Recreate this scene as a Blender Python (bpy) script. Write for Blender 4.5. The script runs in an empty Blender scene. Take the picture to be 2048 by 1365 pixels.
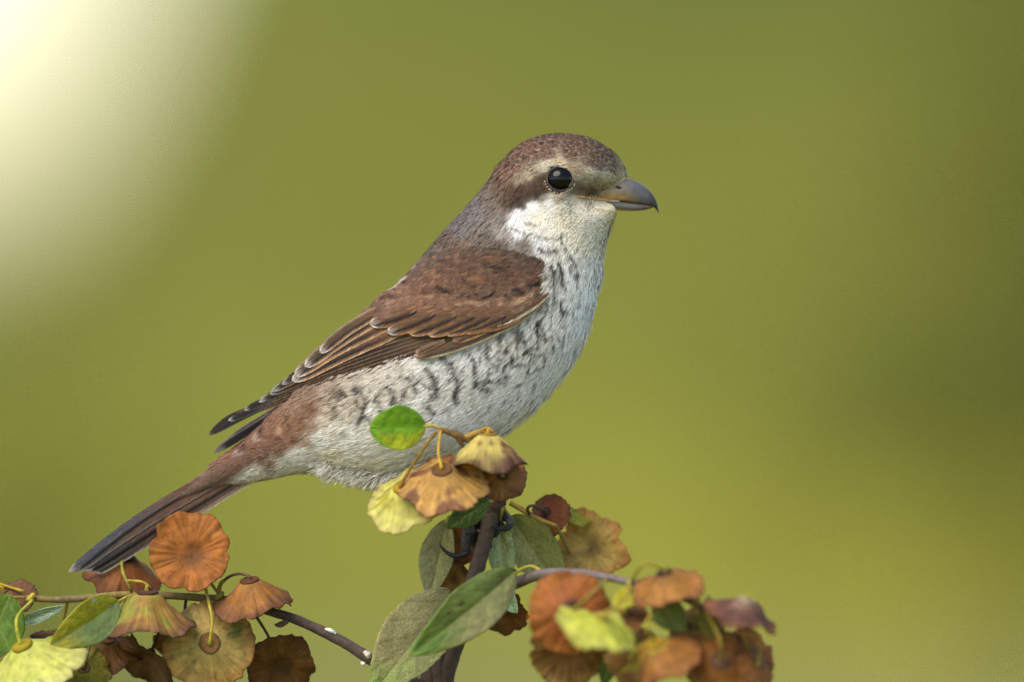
import bpy, math, random
import numpy as np
from mathutils import Vector
from mathutils.bvhtree import BVHTree

scene = bpy.context.scene
COL = scene.collection
rng = np.random.default_rng(7)
random.seed(7)

# ------------------------------------------------------------------ camera, sky, sun, exposure
S = 0.000125            # metres per photograph pixel in the plane of the bird
CAM_D = 3.55            # metres from the camera to that plane
ZC = 1.45               # height of the optical axis above the ground

cam_data = bpy.data.cameras.new('camera')
cam_data.sensor_width = 36.0
cam_data.lens = 36.0 * CAM_D / (2048 * S)
cam_data.clip_start = 0.1
cam_data.clip_end = 4000
cam_data.dof.use_dof = True
cam_data.dof.focus_distance = CAM_D - 0.010
cam_data.dof.aperture_fstop = 5.4
cam = bpy.data.objects.new('camera', cam_data)
cam.location = (0, -CAM_D, ZC)
cam.rotation_euler = (math.radians(90), 0, 0)
COL.objects.link(cam)
scene.camera = cam

TO_SUN = Vector((-0.42, -0.50, 0.76)).normalized()
world = bpy.data.worlds.new('World')
scene.world = world
world.use_nodes = True
wn = world.node_tree.nodes
bg = wn['Background']
sky = wn.new('ShaderNodeTexSky')
sky.sky_type = 'NISHITA'
sky.sun_disc = False
sky.sun_elevation = math.asin(TO_SUN.z)
sky.sun_rotation = math.atan2(TO_SUN.x, TO_SUN.y)
sky.air_density = 1.12
sky.dust_density = 0.6
sky.ozone_density = 0.0
world.node_tree.links.new(sky.outputs['Color'], bg.inputs['Color'])
bg.inputs['Strength'].default_value = 0.10

sun_data = bpy.data.lights.new('sun', 'SUN')
sun_data.energy = 2.2
sun_data.angle = math.radians(50)
sun_data.color = (1.0, 0.88, 0.72)
sun = bpy.data.objects.new('sun', sun_data)
sun.rotation_euler = TO_SUN.to_track_quat('Z', 'Y').to_euler()
sun.location = (-3, -5, 9)
COL.objects.link(sun)

vs = scene.view_settings
vs.view_transform = 'Standard'
vs.look = 'None'
vs.gamma = 1.0
vs.use_curve_mapping = False
vs.exposure = 1.25
scene.cycles.use_denoising = True
scene.cycles.denoiser = 'OPENIMAGEDENOISE'
scene.cycles.denoising_input_passes = 'RGB_ALBEDO_NORMAL'
scene.cycles.denoising_prefilter = 'NONE'
scene.cycles.max_bounces = 8
scene.cycles.sample_clamp_indirect = 6.0

# ------------------------------------------------------------------ helpers
def lin(c):
    c = np.asarray(c, float) / 255.0
    return np.where(c <= 0.04045, c / 12.92, ((c + 0.055) / 1.055) ** 2.4)

def dm(d):
    # things well in front of the bird stand still further forward
    return d if d > -250 else d + (d + 250) * 1.0

def P(px, py, d=0.0):
    """photo pixel plus depth d (pixels of 0.125 mm, negative = nearer) -> point in metres"""
    y = dm(d) * S
    k = (CAM_D + y) / CAM_D
    return np.array([(px - 1024) * S * k, y, ZC + (682.5 - py) * S * k])

def O(a):
    """bird space (x px, y px, depth px) -> metres"""
    a = np.asarray(a, float)
    return np.stack([(a[..., 0] - 1024) * S, a[..., 2] * S, ZC + (682.5 - a[..., 1]) * S], -1)

def _h(ix, iy, iz, seed):
    n = (ix.astype(np.int64) * 374761393 + iy.astype(np.int64) * 668265263 + iz.astype(np.int64) * 2147483647 + seed * 974634777) & 0xffffffff
    n = ((n ^ (n >> 13)) * 1274126177) & 0xffffffff
    n = ((n ^ (n >> 16)) * 2246822519) & 0xffffffff
    return ((n ^ (n >> 15)) & 0xffffff) / float(0xffffff)

def vnoise(x, y, z=0.0, seed=0):
    x, y, z = np.broadcast_arrays(np.asarray(x, float), np.asarray(y, float), np.asarray(z, float))
    ix, iy, iz = np.floor(x), np.floor(y), np.floor(z)
    fx, fy, fz = x - ix, y - iy, z - iz
    fx, fy, fz = (f * f * (3 - 2 * f) for f in (fx, fy, fz))
    r = 0
    for dx in (0, 1):
        for dy in (0, 1):
            for dz in (0, 1):
                w = (fx if dx else 1 - fx) * (fy if dy else 1 - fy) * (fz if dz else 1 - fz)
                r = r + w * _h(ix + dx, iy + dy, iz + dz, seed)
    return r

def fbm(x, y, z=0.0, seed=0, o=3):
    r, a, t = 0, 1.0, 0
    for k in range(o):
        r = r + a * vnoise(np.asarray(x) * 2 ** k, np.asarray(y) * 2 ** k, np.asarray(z) * 2 ** k, seed + k)
        t += a
        a *= 0.5
    return r / t

def sstep(a, b, x):
    t = np.clip((np.asarray(x, float) - a) / (b - a), 0, 1)
    return t * t * (3 - 2 * t)

def crom(pts, n):
    """smooth curve through points (any dimension), n samples"""
    p = np.asarray(pts, float)
    if len(p) == 2:
        t = np.linspace(0, 1, n)[:, None]
        return p[0] * (1 - t) + p[1] * t
    q = np.vstack([2 * p[0] - p[1], p, 2 * p[-1] - p[-2]])
    u = np.linspace(0, len(p) - 1, n)
    i = np.minimum(u.astype(int), len(p) - 2)
    t = (u - i)[:, None]
    a, b, c, d = q[i], q[i + 1], q[i + 2], q[i + 3]
    return 0.5 * (2 * b + (c - a) * t + (2 * a - 5 * b + 4 * c - d) * t ** 2 + (3 * b - a - 3 * c + d) * t ** 3)

def inpoly(x, y, poly):
    poly = np.asarray(poly, float)
    x, y = np.asarray(x, float), np.asarray(y, float)
    r = np.zeros(x.shape, bool)
    j = len(poly) - 1
    for i in range(len(poly)):
        xi, yi = poly[i]
        xj, yj = poly[j]
        c = ((yi > y) != (yj > y)) & (x < (xj - xi) * (y - yi) / (yj - yi + 1e-12) + xi)
        r ^= c
        j = i
    return r

def segdist(x, y, pl):
    pl = np.asarray(pl, float)
    best = np.full(np.shape(x), 1e9)
    if len(pl) == 1:
        return np.hypot(x - pl[0][0], y - pl[0][1])
    for a, b in zip(pl[:-1], pl[1:]):
        d = b - a
        t = np.clip(((x - a[0]) * d[0] + (y - a[1]) * d[1]) / (d @ d + 1e-9), 0, 1)
        best = np.minimum(best, np.hypot(x - a[0] - t * d[0], y - a[1] - t * d[1]))
    return best

def unit(v):
    v = np.asarray(v, float)
    return v / (np.linalg.norm(v, axis=-1, keepdims=True) + 1e-12)

def mesh_np(name, v, faces_list, cols=None, uv=None):
    """faces_list: list of int arrays (n,3) / (n,4)"""
    me = bpy.data.meshes.new(name)
    v = np.asarray(v, np.float32).reshape(-1, 3)
    me.vertices.add(len(v))
    me.vertices.foreach_set('co', v.ravel())
    loops = np.concatenate([f.ravel() for f in faces_list]).astype(np.int32)
    tot = np.concatenate([np.full(len(f), f.shape[1]) for f in faces_list]).astype(np.int32)
    start = np.concatenate([[0], np.cumsum(tot)[:-1]]).astype(np.int32)
    me.loops.add(len(loops))
    me.loops.foreach_set('vertex_index', loops)
    me.polygons.add(len(tot))
    me.polygons.foreach_set('loop_start', start)
    me.polygons.foreach_set('loop_total', tot)
    me.polygons.foreach_set('use_smooth', np.ones(len(tot), bool))
    me.update(calc_edges=True)
    if cols is not None:
        c = np.ones((len(v), 4), np.float32)
        c[:, :3] = np.clip(np.asarray(cols).reshape(-1, 3), 0, 1)
        a = me.color_attributes.new('Col', 'FLOAT_COLOR', 'POINT')
        a.data.foreach_set('color', c.ravel())
    if uv is not None:
        a = me.attributes.new('uvp', 'FLOAT_VECTOR', 'POINT')
        q = np.zeros((len(v), 3), np.float32)
        q[:, :2] = np.asarray(uv).reshape(-1, 2)
        a.data.foreach_set('vector', q.ravel())
    me.validate()
    return me

def gridfaces(nu, nv, closed=False):
    i, j = np.meshgrid(np.arange(nu - 1), np.arange(nv if closed else nv - 1), indexing='ij')
    j2 = (j + 1) % nv
    return np.stack([i * nv + j, i * nv + j2, (i + 1) * nv + j2, (i + 1) * nv + j], -1).reshape(-1, 4)

def link(name, me, mat=None, parent=None, kind=None):
    o = bpy.data.objects.new(name, me)
    COL.objects.link(o)
    if mat is not None:
        me.materials.append(mat)
    if parent is not None:
        o.parent = parent
        o.matrix_parent_inverse = root_inv(parent)
    if kind:
        o['kind'] = kind
    return o

def root_inv(p):
    """meshes are built in world space: undo the shift of the Empty they hang under (a mesh parent sits at the origin)"""
    from mathutils import Matrix
    return Matrix.Translation(-Vector(p.location)) if p.type == 'EMPTY' else Matrix.Identity(4)

def empty(name, loc, label, cat, group=None):
    o = bpy.data.objects.new(name, None)
    o.empty_display_size = 0.02
    o.location = loc
    COL.objects.link(o)
    tag(o, label, cat, group)
    return o

def tag(o, label, cat, group=None):
    o['label'] = label
    o['category'] = cat
    if group:
        o['group'] = group

def tube_mesh(name, pts, rad, col, nseg=10, n=None, wob=0.0, seed=0, flat=1.0):
    """pts (k,3) metres, rad (k) metres, col (k,3) linear"""
    k = len(pts)
    n = n or max(6, 6 * k)
    c = crom(np.asarray(pts, float), n)
    r = crom(np.asarray(rad, float)[:, None], n)[:, 0]
    r = np.maximum(r, 1e-6)
    cc = np.asarray(col, float)
    cc = crom(cc, n) if cc.ndim == 2 else np.repeat(cc[None], n, 0)
    t = unit(np.gradient(c, axis=0))
    up = np.array([0.13, -0.9, 0.31])
    b = unit(np.cross(t, up))
    m = np.cross(b, t)
    th = np.linspace(0, 2 * np.pi, nseg, endpoint=False)
    rr = r[:, None] * (1 + wob * (fbm(np.linspace(0, n * 0.5, n)[:, None], np.cos(th)[None] * 1.5, np.sin(th)[None] * 1.5, seed) - 0.5) * 2)
    v = c[:, None] + rr[..., None] * (np.cos(th)[None, :, None] * b[:, None] + flat * np.sin(th)[None, :, None] * m[:, None])
    cv = np.repeat(cc[:, None], nseg, 1) * (0.8 + 0.4 * fbm(np.arange(n)[:, None] * 0.8, np.cos(th)[None] * 2, np.sin(th)[None] * 2, seed + 5))[..., None]
    v = v.reshape(-1, 3)
    cv = cv.reshape(-1, 3)
    f = [gridfaces(n, nseg, True)]
    v = np.vstack([v, c[0], c[-1]])
    cv = np.vstack([cv, cc[0], cc[-1]])
    j = np.arange(nseg)
    f.append(np.stack([np.full(nseg, n * nseg), (j + 1) % nseg, j], -1))
    f.append(np.stack([np.full(nseg, n * nseg + 1), (n - 1) * nseg + j, (n - 1) * nseg + (j + 1) % nseg], -1))
    return mesh_np(name, v, f, cv)

# ------------------------------------------------------------------ materials
def mat_attr(name, rough=0.6, spec=0.3, transl=0.0, nscale=0.0, namp=0.0, bump=0.0, bscale=1000.0, sheen=0.0, coat=0.0, stria=None):
    m = bpy.data.materials.new(name)
    m.use_nodes = True
    nt = m.node_tree
    N, L = nt.nodes, nt.links
    b = N['Principled BSDF']
    a = N.new('ShaderNodeAttribute')
    a.attribute_name = 'Col'
    col = a.outputs['Color']
    tc = N.new('ShaderNodeTexCoord')
    if nscale:
        no = N.new('ShaderNodeTexNoise')
        no.inputs['Scale'].default_value = nscale
        no.inputs['Detail'].default_value = 4
        L.new(tc.outputs['Object'], no.inputs['Vector'])
        mr = N.new('ShaderNodeMapRange')
        mr.inputs['From Min'].default_value = 0.25
        mr.inputs['From Max'].default_value = 0.75
        mr.inputs['To Min'].default_value = 1 - namp
        mr.inputs['To Max'].default_value = 1 + namp
        L.new(no.outputs['Fac'], mr.inputs['Value'])
        mx = N.new('ShaderNodeVectorMath')
        mx.operation = 'SCALE'
        L.new(col, mx.inputs[0])
        L.new(mr.outputs['Result'], mx.inputs['Scale'])
        col = mx.outputs['Vector']
    if stria:
        # fine barbs: stripes across the vane, swept towards the tip, from the stored (along, across) coordinates
        at = N.new('ShaderNodeAttribute')
        at.attribute_name = 'uvp'
        w = N.new('ShaderNodeTexWave')
        w.inputs['Scale'].default_value = stria
        w.inputs['Distortion'].default_value = 2.5
        w.inputs['Detail'].default_value = 2
        L.new(at.outputs['Vector'], w.inputs['Vector'])
        mr = N.new('ShaderNodeMapRange')
        mr.inputs['To Min'].default_value = 0.78
        mr.inputs['To Max'].default_value = 1.14
        L.new(w.outputs['Fac'], mr.inputs['Value'])
        mx = N.new('ShaderNodeVectorMath')
        mx.operation = 'SCALE'
        L.new(col, mx.inputs[0])
        L.new(mr.outputs['Result'], mx.inputs['Scale'])
        col = mx.outputs['Vector']
    L.new(col, b.inputs['Base Color'])
    b.inputs['Roughness'].default_value = rough
    b.inputs['Specular IOR Level'].default_value = spec
    b.inputs['Sheen Weight'].default_value = sheen
    b.inputs['Coat Weight'].default_value = coat
    if bump:
        nb = N.new('ShaderNodeTexNoise')
        nb.inputs['Scale'].default_value = bscale
        nb.inputs['Detail'].default_value = 5
        L.new(tc.outputs['Object'], nb.inputs['Vector'])
        bp = N.new('ShaderNodeBump')
        bp.inputs['Strength'].default_value = bump
        bp.inputs['Distance'].default_value = 0.0004
        L.new(nb.outputs['Fac'], bp.inputs['Height'])
        L.new(bp.outputs['Normal'], b.inputs['Normal'])
    if transl:
        t = N.new('ShaderNodeBsdfTranslucent')
        L.new(col, t.inputs['Color'])
        mix = N.new('ShaderNodeMixShader')
        mix.inputs['Fac'].default_value = transl
        L.new(b.outputs['BSDF'], mix.inputs[1])
        L.new(t.outputs['BSDF'], mix.inputs[2])
        L.new(mix.outputs['Shader'], N['Material Output'].inputs['Surface'])
    return m

M_PLUME = mat_attr('downy_plumage', 0.75, 0.15, 0.12)
M_SKIN = mat_attr('feathered_skin', 0.9, 0.05, 0.0, 900, 0.2)
M_FEATHER = mat_attr('flight_feather', 0.65, 0.2, 0.1, 700, 0.12, stria=14.0)
M_BEAK = mat_attr('horn', 0.4, 0.4, 0.0, 700, 0.22, 0.2, 1200)
M_FOOT = mat_attr('scaly_foot', 0.5, 0.4, 0.0, 900, 0.35, 0.6, 1400)
M_EYE = mat_attr('wet_eye', 0.13, 0.24)
M_FRUIT = mat_attr('papery_fruit', 0.6, 0.25, 0.42, 420, 0.25, 0.35, 900)
M_LEAF = mat_attr('leaf_blade', 0.5, 0.35, 0.28, 600, 0.18, 0.3, 1500)
M_FELT = mat_attr('felted_leaf', 0.8, 0.15, 0.15, 2200, 0.38, 0.5, 2600)
M_BARK = mat_attr('twig_bark', 0.75, 0.2, 0.0, 700, 0.3, 0.5, 900)
M_FAR = mat_attr('far_foliage', 0.6, 0.2, 0.35)

# ------------------------------------------------------------------ ground and far vegetation
def ground():
    m = bpy.data.materials.new('dry_grass_ground')
    m.use_nodes = True
    N, L = m.node_tree.nodes, m.node_tree.links
    tc = N.new('ShaderNodeTexCoord')
    n1 = N.new('ShaderNodeTexNoise')
    n1.inputs['Scale'].default_value = 0.6
    n1.inputs['Detail'].default_value = 8
    L.new(tc.outputs['Object'], n1.inputs['Vector'])
    r = N.new('ShaderNodeValToRGB')
    r.color_ramp.elements[0].position = 0.35
    r.color_ramp.elements[0].color = (0.09, 0.10, 0.025, 1)
    r.color_ramp.elements[1].position = 0.7
    r.color_ramp.elements[1].color = (0.24, 0.23, 0.07, 1)
    L.new(n1.outputs['Fac'], r.inputs['Fac'])
    L.new(r.outputs['Color'], N['Principled BSDF'].inputs['Base Color'])
    N['Principled BSDF'].inputs['Roughness'].default_value = 0.9
    n = 81
    u = np.linspace(-1, 1, n)
    u = np.sign(u) * np.abs(u) ** 3 * 1800
    x, y = np.meshgrid(u, u, indexing='ij')
    z = (fbm(x * 0.2 + 50, y * 0.2 + 50, 0, 3) - 0.5) * 0.15 * sstep(0.5, 6, np.hypot(x, y))
    me = mesh_np('ground', np.stack([x, y, z], -1), [gridfaces(n, n)])
    o = link('ground', me, m)
    o['kind'] = 'structure'

def far_xy(px, py, dist):
    k = (CAM_D + dist) / CAM_D
    return (px - 1024) * S * k, dist, ZC + (682.5 - py) * S * k

def leaf_crown(n, centre, rad, base_col, leaf, seed, lobes=14, var=0.25):
    """uneven crown: leaves scattered over many small lobes inside an ellipsoid"""
    r = np.random.default_rng(seed)
    rad = np.asarray(rad, float)
    lo = unit(r.normal(size=(lobes, 3))) * (r.uniform(0.35, 0.8, (lobes, 1)))
    lr = r.uniform(0.28, 0.5, lobes)
    k = r.integers(0, lobes, n)
    d = unit(r.normal(size=(n, 3)))
    q = lo[k] + d * (lr[k] * r.uniform(0.55, 1.0, n) ** 0.5)[:, None]
    p = np.asarray(centre) + q * rad
    p[:, 2] = np.maximum(p[:, 2], 0.05)
    nrm = unit(d + r.normal(size=(n, 3)) * 0.7 + np.array([0, 0, 0.5]))
    t = unit(np.cross(nrm, r.normal(size=(n, 3))))
    b = np.cross(nrm, t)
    L = leaf * r.uniform(0.6, 1.3, (n, 1))
    v = np.stack([p - t * L, p + b * L * 0.5 + nrm * L * 0.12, p + t * L, p - b * L * 0.5 + nrm * L * 0.12], 1)
    c = np.asarray(base_col)[None] * (1 + var * r.uniform(-1, 1, (n, 1))) * (1 + 0.25 * r.normal(size=(lobes, 1)).clip(-1, 1)[k])
    c = np.repeat(c[:, None], 4, 1)
    i = np.arange(n)[:, None] * 4
    f = np.concatenate([i + np.array([[0, 1, 2]]), i + np.array([[0, 2, 3]])])
    return v, c, f

def bush(name, label, cat, px, top, dist, rx, col, n=5000, leaf=0.05, seed=0, group=None, ry=None, foot=0.0, bottom=0.1):
    x, y, z = far_xy(px, top, dist)
    o = empty(name, (x, y, foot), label, cat, group)
    h = z
    cz = (h + bottom) / 2
    v, c, f = leaf_crown(n, (x, y, cz), (rx, ry or rx * 0.8, (h - bottom) / 2), col, leaf, seed, lobes=22)
    link('crown', mesh_np('crown', v, [f], c), M_FAR, o)
    r = np.random.default_rng(seed + 99)
    tr = []
    pts = [(x, y, foot - 0.1), (x + 0.03, y, cz * 0.5), (x - 0.02, y + 0.03, cz), (x + 0.02, y, cz + 0.35 * (h - bottom))]
    rad = np.array([0.05, 0.04, 0.03, 0.01]) * (1 + h * 0.35)
    tk = link('trunk', tube_mesh('trunk', pts, rad, lin((88, 72, 58)), 9, wob=0.15, seed=seed), M_BARK, o)
    for k in range(5):
        a = r.uniform(0, 6.28)
        z0 = cz * r.uniform(0.35, 0.9)
        e = (x + math.cos(a) * rx * 0.6, y + math.sin(a) * rx * 0.6, z0 + 0.35 * (h - bottom) * r.uniform(0.5, 1))
        link('limb', tube_mesh('limb', [(x, y, z0), ((x + e[0]) / 2, (y + e[1]) / 2, z0 * 0.35 + e[2] * 0.65), e], np.array([0.025, 0.018, 0.006]) * (1 + h * 0.3), lin((88, 72, 58)), 7, wob=0.15, seed=seed + k), M_BARK, tk)
    return o

def hillside():
    """grassy bank behind the clearing; its crest falls away to one side and lets the sky in"""
    x, y = np.meshgrid(np.linspace(-45, 45, 181), np.linspace(44, 150, 107), indexing='ij')
    crest = 2.5 + 4.3 * sstep(-3.0, -0.9, x) + 0.05 * np.clip(x, -20, 40)
    crest = np.minimum(crest, 9 + 0 * x)
    z = crest * sstep(47, 82, y) + 0.25 * (fbm(x / 3 + 40, y / 3, 0, 91) - 0.5) * sstep(46, 55, y) - 0.06 * (1 - sstep(44, 47, y))
    z = z - 0.02 * np.clip(y - 82, 0, None)
    n = fbm(x / 2.2 + 20, y / 4.0, 0, 92, 4)
    dry = 1 - sstep(0.6, 2.0, z + 1.2 * (n - 0.5))
    c = lin((98, 100, 38)) * (1 - dry)[..., None] + lin((140, 137, 46)) * dry[..., None]
    k = sstep(0.48, 0.66, fbm(x / 2.4 + 7, y / 5.0, 3, 93, 3))[..., None] * 0.6
    c = c * (1 - k) + lin((70, 78, 34)) * k
    me = mesh_np('hillside', np.stack([x, y, z], -1), [gridfaces(*x.shape)], c)
    m = mat_attr('hill_grass', 0.9, 0.05, 0.0, 1.5, 0.2)
    o = link('hillside', me, m)
    o['kind'] = 'structure'

ground()
hillside()
OL = np.array([0.17, 0.18, 0.035])
bush('dark_tree', 'tall dark olive tree at the darker end of the backdrop', 'tree', 2240, -500, 44, 0.66, OL * 1.5, 7000, 0.08, 13, bottom=0.2)
bush('dark_shrub', 'dark olive shrub in the backdrop behind the tail', 'shrub', -60, 620, 40, 0.6, OL * 2.1, 4500, 0.06, 16)
bush('dark_shrub', 'dark olive shrub in the backdrop below the level of the bill', 'shrub', 1740, 470, 41, 0.55, OL * 1.7, 3600, 0.06, 17, bottom=0.75)

# ------------------------------------------------------------------ the fruiting branch
plant = empty('fruiting_branch', P(840, 1365, 0) * np.array([1, 1, 0]), 'brown twig with papery winged fruits and leaves, the perch under the bird', 'branch')

def stem(name, pts, radpx, cols, nseg=12, n=None, mat=None, wob=0.12, seed=0, parent=None):
    p = [P(*q) for q in pts]
    c = 0.72 * (np.array([lin(x) for x in cols]) if np.ndim(cols[0]) else lin(cols))
    return link(name, tube_mesh(name, p, np.asarray(radpx) * S, c, nseg, n, wob, seed), mat or M_BARK, parent or plant)

BR = (92, 78, 70)
gx, gy_, gz = P(850, 1500, 0)
main_pts = [P(840, 1365 + 12000, 40), P(800, 6000, 30), P(850, 1700, 10), P(888, 1375, 0), P(918, 1270, 0), P(948, 1160, 0), P(968, 1085, 0), P(985, 1025, 0), P(996, 1000, 0)]
main_pts[0][2] = -0.02
me = tube_mesh('main_stem', main_pts, np.array([60, 40, 22, 18, 17, 16, 15.5, 17, 15]) * S, lin(BR) * 0.8, 16, 150, 0.14, 3)
link('main_stem', me, M_BARK, plant)
stem('node', [(980, 1025, -4), (990, 1008, -6), (1003, 994, -4), (1016, 990, 0)], [12, 19, 17, 7], BR, wob=0.25, seed=4)
# upper twig that carries the fruits in front of the belly
stem('twig', [(996, 1005, 0), (1000, 960, -90), (960, 895, -190), (925, 876, -205), (900, 866, -208), (878, 858, -210)], [9, 7, 6, 7, 6, 5], [(96, 78, 50), (100, 84, 50), (110, 90, 50), (105, 78, 45), (118, 92, 48), (140, 110, 50)], wob=0.3, seed=5)
stem('twig', [(925, 876, -205), (945, 870, -206), (962, 862, -208), (975, 868, -206)], [5, 6, 4, 5], (168, 134, 62), wob=0.3, seed=6)
stem('thorn', [(915, 874, -206), (922, 886, -207), (930, 898, -208)], [6, 5, 1], (92, 66, 38), seed=7)
# left branch
stem('branch', [(895, 1420, 0), (840, 1372, -10), (780, 1342, -22), (736, 1316, -30), (680, 1281, -32), (600, 1243, -32), (530, 1220, -30), (470, 1203, -28), (400, 1196, -28), (320, 1191, -30), (240, 1190, -32), (140, 1199, -40), (62, 1197, -50), (-60, 1180, -60)],
     [13, 12, 11.5, 12, 11, 10, 9.5, 8.5, 8, 7.5, 7, 7, 6, 5], [BR, BR, BR, (98, 82, 76), BR, (88, 74, 68), (84, 70, 60), (100, 84, 58), (112, 98, 62), (128, 112, 66), (138, 120, 64), (128, 108, 76), (140, 116, 66), (128, 108, 60)], n=120, seed=8)
stem('bud', [(575, 1243, -42), (560, 1250, -46), (549, 1250, -48)], [5, 6, 1.5], (104, 84, 66), seed=9)
stem('lichen', [(728, 1304, -41), (735, 1309, -43), (738, 1317, -42)], [3, 6, 3], (225, 215, 205), wob=0.5, seed=10)
stem('lichen', [(722, 1326, -36), (729, 1329, -38)], [3, 4], (235, 232, 228), wob=0.5, seed=11)
stem('lichen', [(650, 1258, -40), (662, 1262, -42), (672, 1268, -40)], [2, 4, 2], (232, 234, 238), wob=0.5, seed=12)
stem('twig', [(449, 1161, -40), (441, 1170, -38), (436, 1194, -30)], [3.5, 4.5, 5], (150, 138, 66), wob=0.4, seed=15)
# right branch
stem('branch', [(946, 1185, 0), (975, 1190, -70), (1020, 1172, -150), (1085, 1149, -230), (1160, 1147, -300), (1235, 1160, -350), (1340, 1186, -385), (1430, 1228, -400), (1500, 1262, -405)],
     [13, 13, 12, 10, 8, 7.5, 7, 6.5, 4], [BR, (84, 70, 62), (80, 66, 58), (118, 108, 104), (122, 112, 112), (120, 108, 104), (126, 112, 90), (110, 96, 70), (104, 84, 60)], n=90, seed=13)
stem('twig', [(1020, 1006, -6), (1048, 1022, -8), (1080, 1040, -6), (1112, 1052, 0)], [5, 5.5, 4.5, 4], (152, 128, 62), seed=14)

def dull(c):
    return np.asarray(c) * np.array([0.76, 0.84, 0.66])

def fruit(cx, cy, d, R, axis, h, cols, seed, wave=0.10, stalk=None, cap=0.27, capcol=(120, 84, 60), edge=0.05, blot=None, streak=0.35, notch=None, lobes=3, hatp=1.6, fold=0.0, foldang=0.0, name='winged_fruit', label=None):
    """papery winged fruit: a pleated disc round a domed middle; axis points to the stalk"""
    r_ = np.random.default_rng(seed)
    A = unit(np.array(axis, float))
    e1 = unit(np.cross(A, [0.3, 0.1, 0.94]) if abs(A[2]) < 0.9 else np.cross(A, [0.1, 1, 0.05]))
    e2 = np.cross(A, e1)
    nt_, nr = 180, 18
    th = np.linspace(0, 2 * np.pi, nt_, endpoint=False)
    rho = np.linspace(0, 1, nr) ** 0.85
    T, Rh = np.meshgrid(th, rho, indexing='xy')      # (nr, nt)
    ct, st = np.cos(T), np.sin(T)
    en = fbm(ct * 1.7 + 9, st * 1.7 + 9, seed, seed, 4) - 0.5
    en2 = vnoise(T * 9.0, 0 * T, seed, seed + 3) - 0.5
    rr = Rh * (1 + edge * 5.5 * en * Rh ** 2 + edge * 1.1 * en2 * Rh ** 6)
    notch = list(notch or []) + [(r_.uniform(0, 6.28), r_.uniform(0.03, 0.12), r_.uniform(0.03, 0.12)) for _ in range(4)]
    if notch is not None:
        for (na, nd, nw) in notch:
            da = np.angle(np.exp(1j * (T - na)))
            rr *= 1 - nd * np.exp(-(da / nw) ** 2) * Rh ** 5
    rc = (cap or 0.2) * 0.95 if A[1] < 0.3 else 0.03
    z = h * (np.clip((1 - Rh) / (1 - rc), 0, 1) ** hatp)
    z = z - 0.05 * np.exp(-(Rh / 0.06) ** 2) * (A[1] > 0)
    ph = r_.uniform(0, 6.28, 4)
    wv = np.sin(lobes * T + ph[0]) * 0.6 + np.sin((lobes + 2) * T + ph[1]) * 0.35 + np.sin((lobes * 2 + 3) * T + ph[2]) * 0.2
    z = z + wave * wv * Rh ** 2.4
    pl = vnoise(T * 11.5, Rh * 1.2, 0, seed + 11) - 0.5
    pl2 = vnoise(T * 21, Rh * 1.5, 0, seed + 12) - 0.5
    z = z + (0.03 * pl + 0.026 * pl2) * sstep(0.2, 0.7, Rh) + 0.24 * (fbm(ct * Rh * 2.0, st * Rh * 2.0, 0, seed + 13) - 0.5) * Rh
    if fold:
        q = rr * np.cos(T - foldang)
        z = z - fold * q * np.abs(q)
    c0 = P(cx, cy, d)
    k = R * S * (CAM_D + dm(d) * S) / CAM_D
    v = c0 + k * (rr[..., None] * (ct[..., None] * e1 + st[..., None] * e2) + z[..., None] * A)
    cc = [dull(lin(x)) for x in cols]                 # centre, middle, edge
    w = Rh + 0.28 * (fbm(ct * 1.8 * Rh + 4, st * 1.8 * Rh + 4, 0, seed + 21) - 0.5) * 2
    a = sstep(0.12, 0.42, w)[..., None]
    b = sstep(0.6, 0.98, w)[..., None]
    col = cc[0] * (1 - a) + cc[1] * a
    col = col * (1 - b) + cc[2] * b
    if blot is not None:
        bc, amt, bs = blot
        bn = sstep(0.62 - amt * 0.4, 0.8 - amt * 0.4, fbm(ct * Rh * bs + 20, st * Rh * bs + 20, 0, seed + 31))[..., None]
        col = col * (1 - bn) + dull(lin(bc)) * bn
    sk = vnoise(T * 8, Rh * 0.8, 3, seed + 41) * 0.4 + vnoise(T * 19, Rh * 1.1, 5, seed + 42) * 0.6
    col = col * (1 + streak * 2 * (sk - 0.5) * sstep(0.2, 0.6, Rh))[..., None]
    # specks, scars and a browned, uneven rim
    sp = sstep(0.70, 0.80, fbm(ct * rr * 9 + 30, st * rr * 9 + 30, 0, seed + 61, 2))[..., None] * 0.3
    col = col * (1 - sp) + lin((74, 46, 30)) * sp
    rim = sstep(0.80, 1.0, Rh + 0.22 * (fbm(T * 2.2, Rh * 2, 0, seed + 62) - 0.5))[..., None] * 0.45
    col = col * (1 - rim) + col * np.array([0.62, 0.52, 0.45]) * rim
    col = col * (1 - 0.3 * sstep(0.955, 1.0, Rh))[..., None]
    me = mesh_np(name, v, [gridfaces(nr, nt_, True)], col)
    o = link(name, me, M_FRUIT, plant)
    md = o.modifiers.new('thickness', 'SOLIDIFY')
    md.thickness = 0.00018
    md.offset = 0
    if label:
        o['label'] = label
    # cap on the stalk side
    cap = cap * (0.88 if A[1] < 0.3 else 0.5)
    if cap:
        nc, mr_ = 40, 7
        t2 = np.linspace(0, 2 * np.pi, nc, endpoint=False)
        rq = np.array([0.0, 0.35, 0.7, 0.88, 1.0, 1.03, 0.86])
        zq = np.array([0.055, 0.045, 0.02, 0.045, 0.03, -0.01, -0.04])
        T2, R2 = np.meshgrid(t2, rq, indexing='xy')
        Z2 = np.repeat(zq[:, None], nc, 1) + 0.012 * (vnoise(T2 * 3, R2 * 3, 0, seed + 51) - 0.5)
        wob = 1 + 0.12 * (vnoise(np.cos(T2) * 2 + 5, np.sin(T2) * 2 + 5, 0, seed + 52) - 0.5)
        zb = h + 0.012
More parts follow.
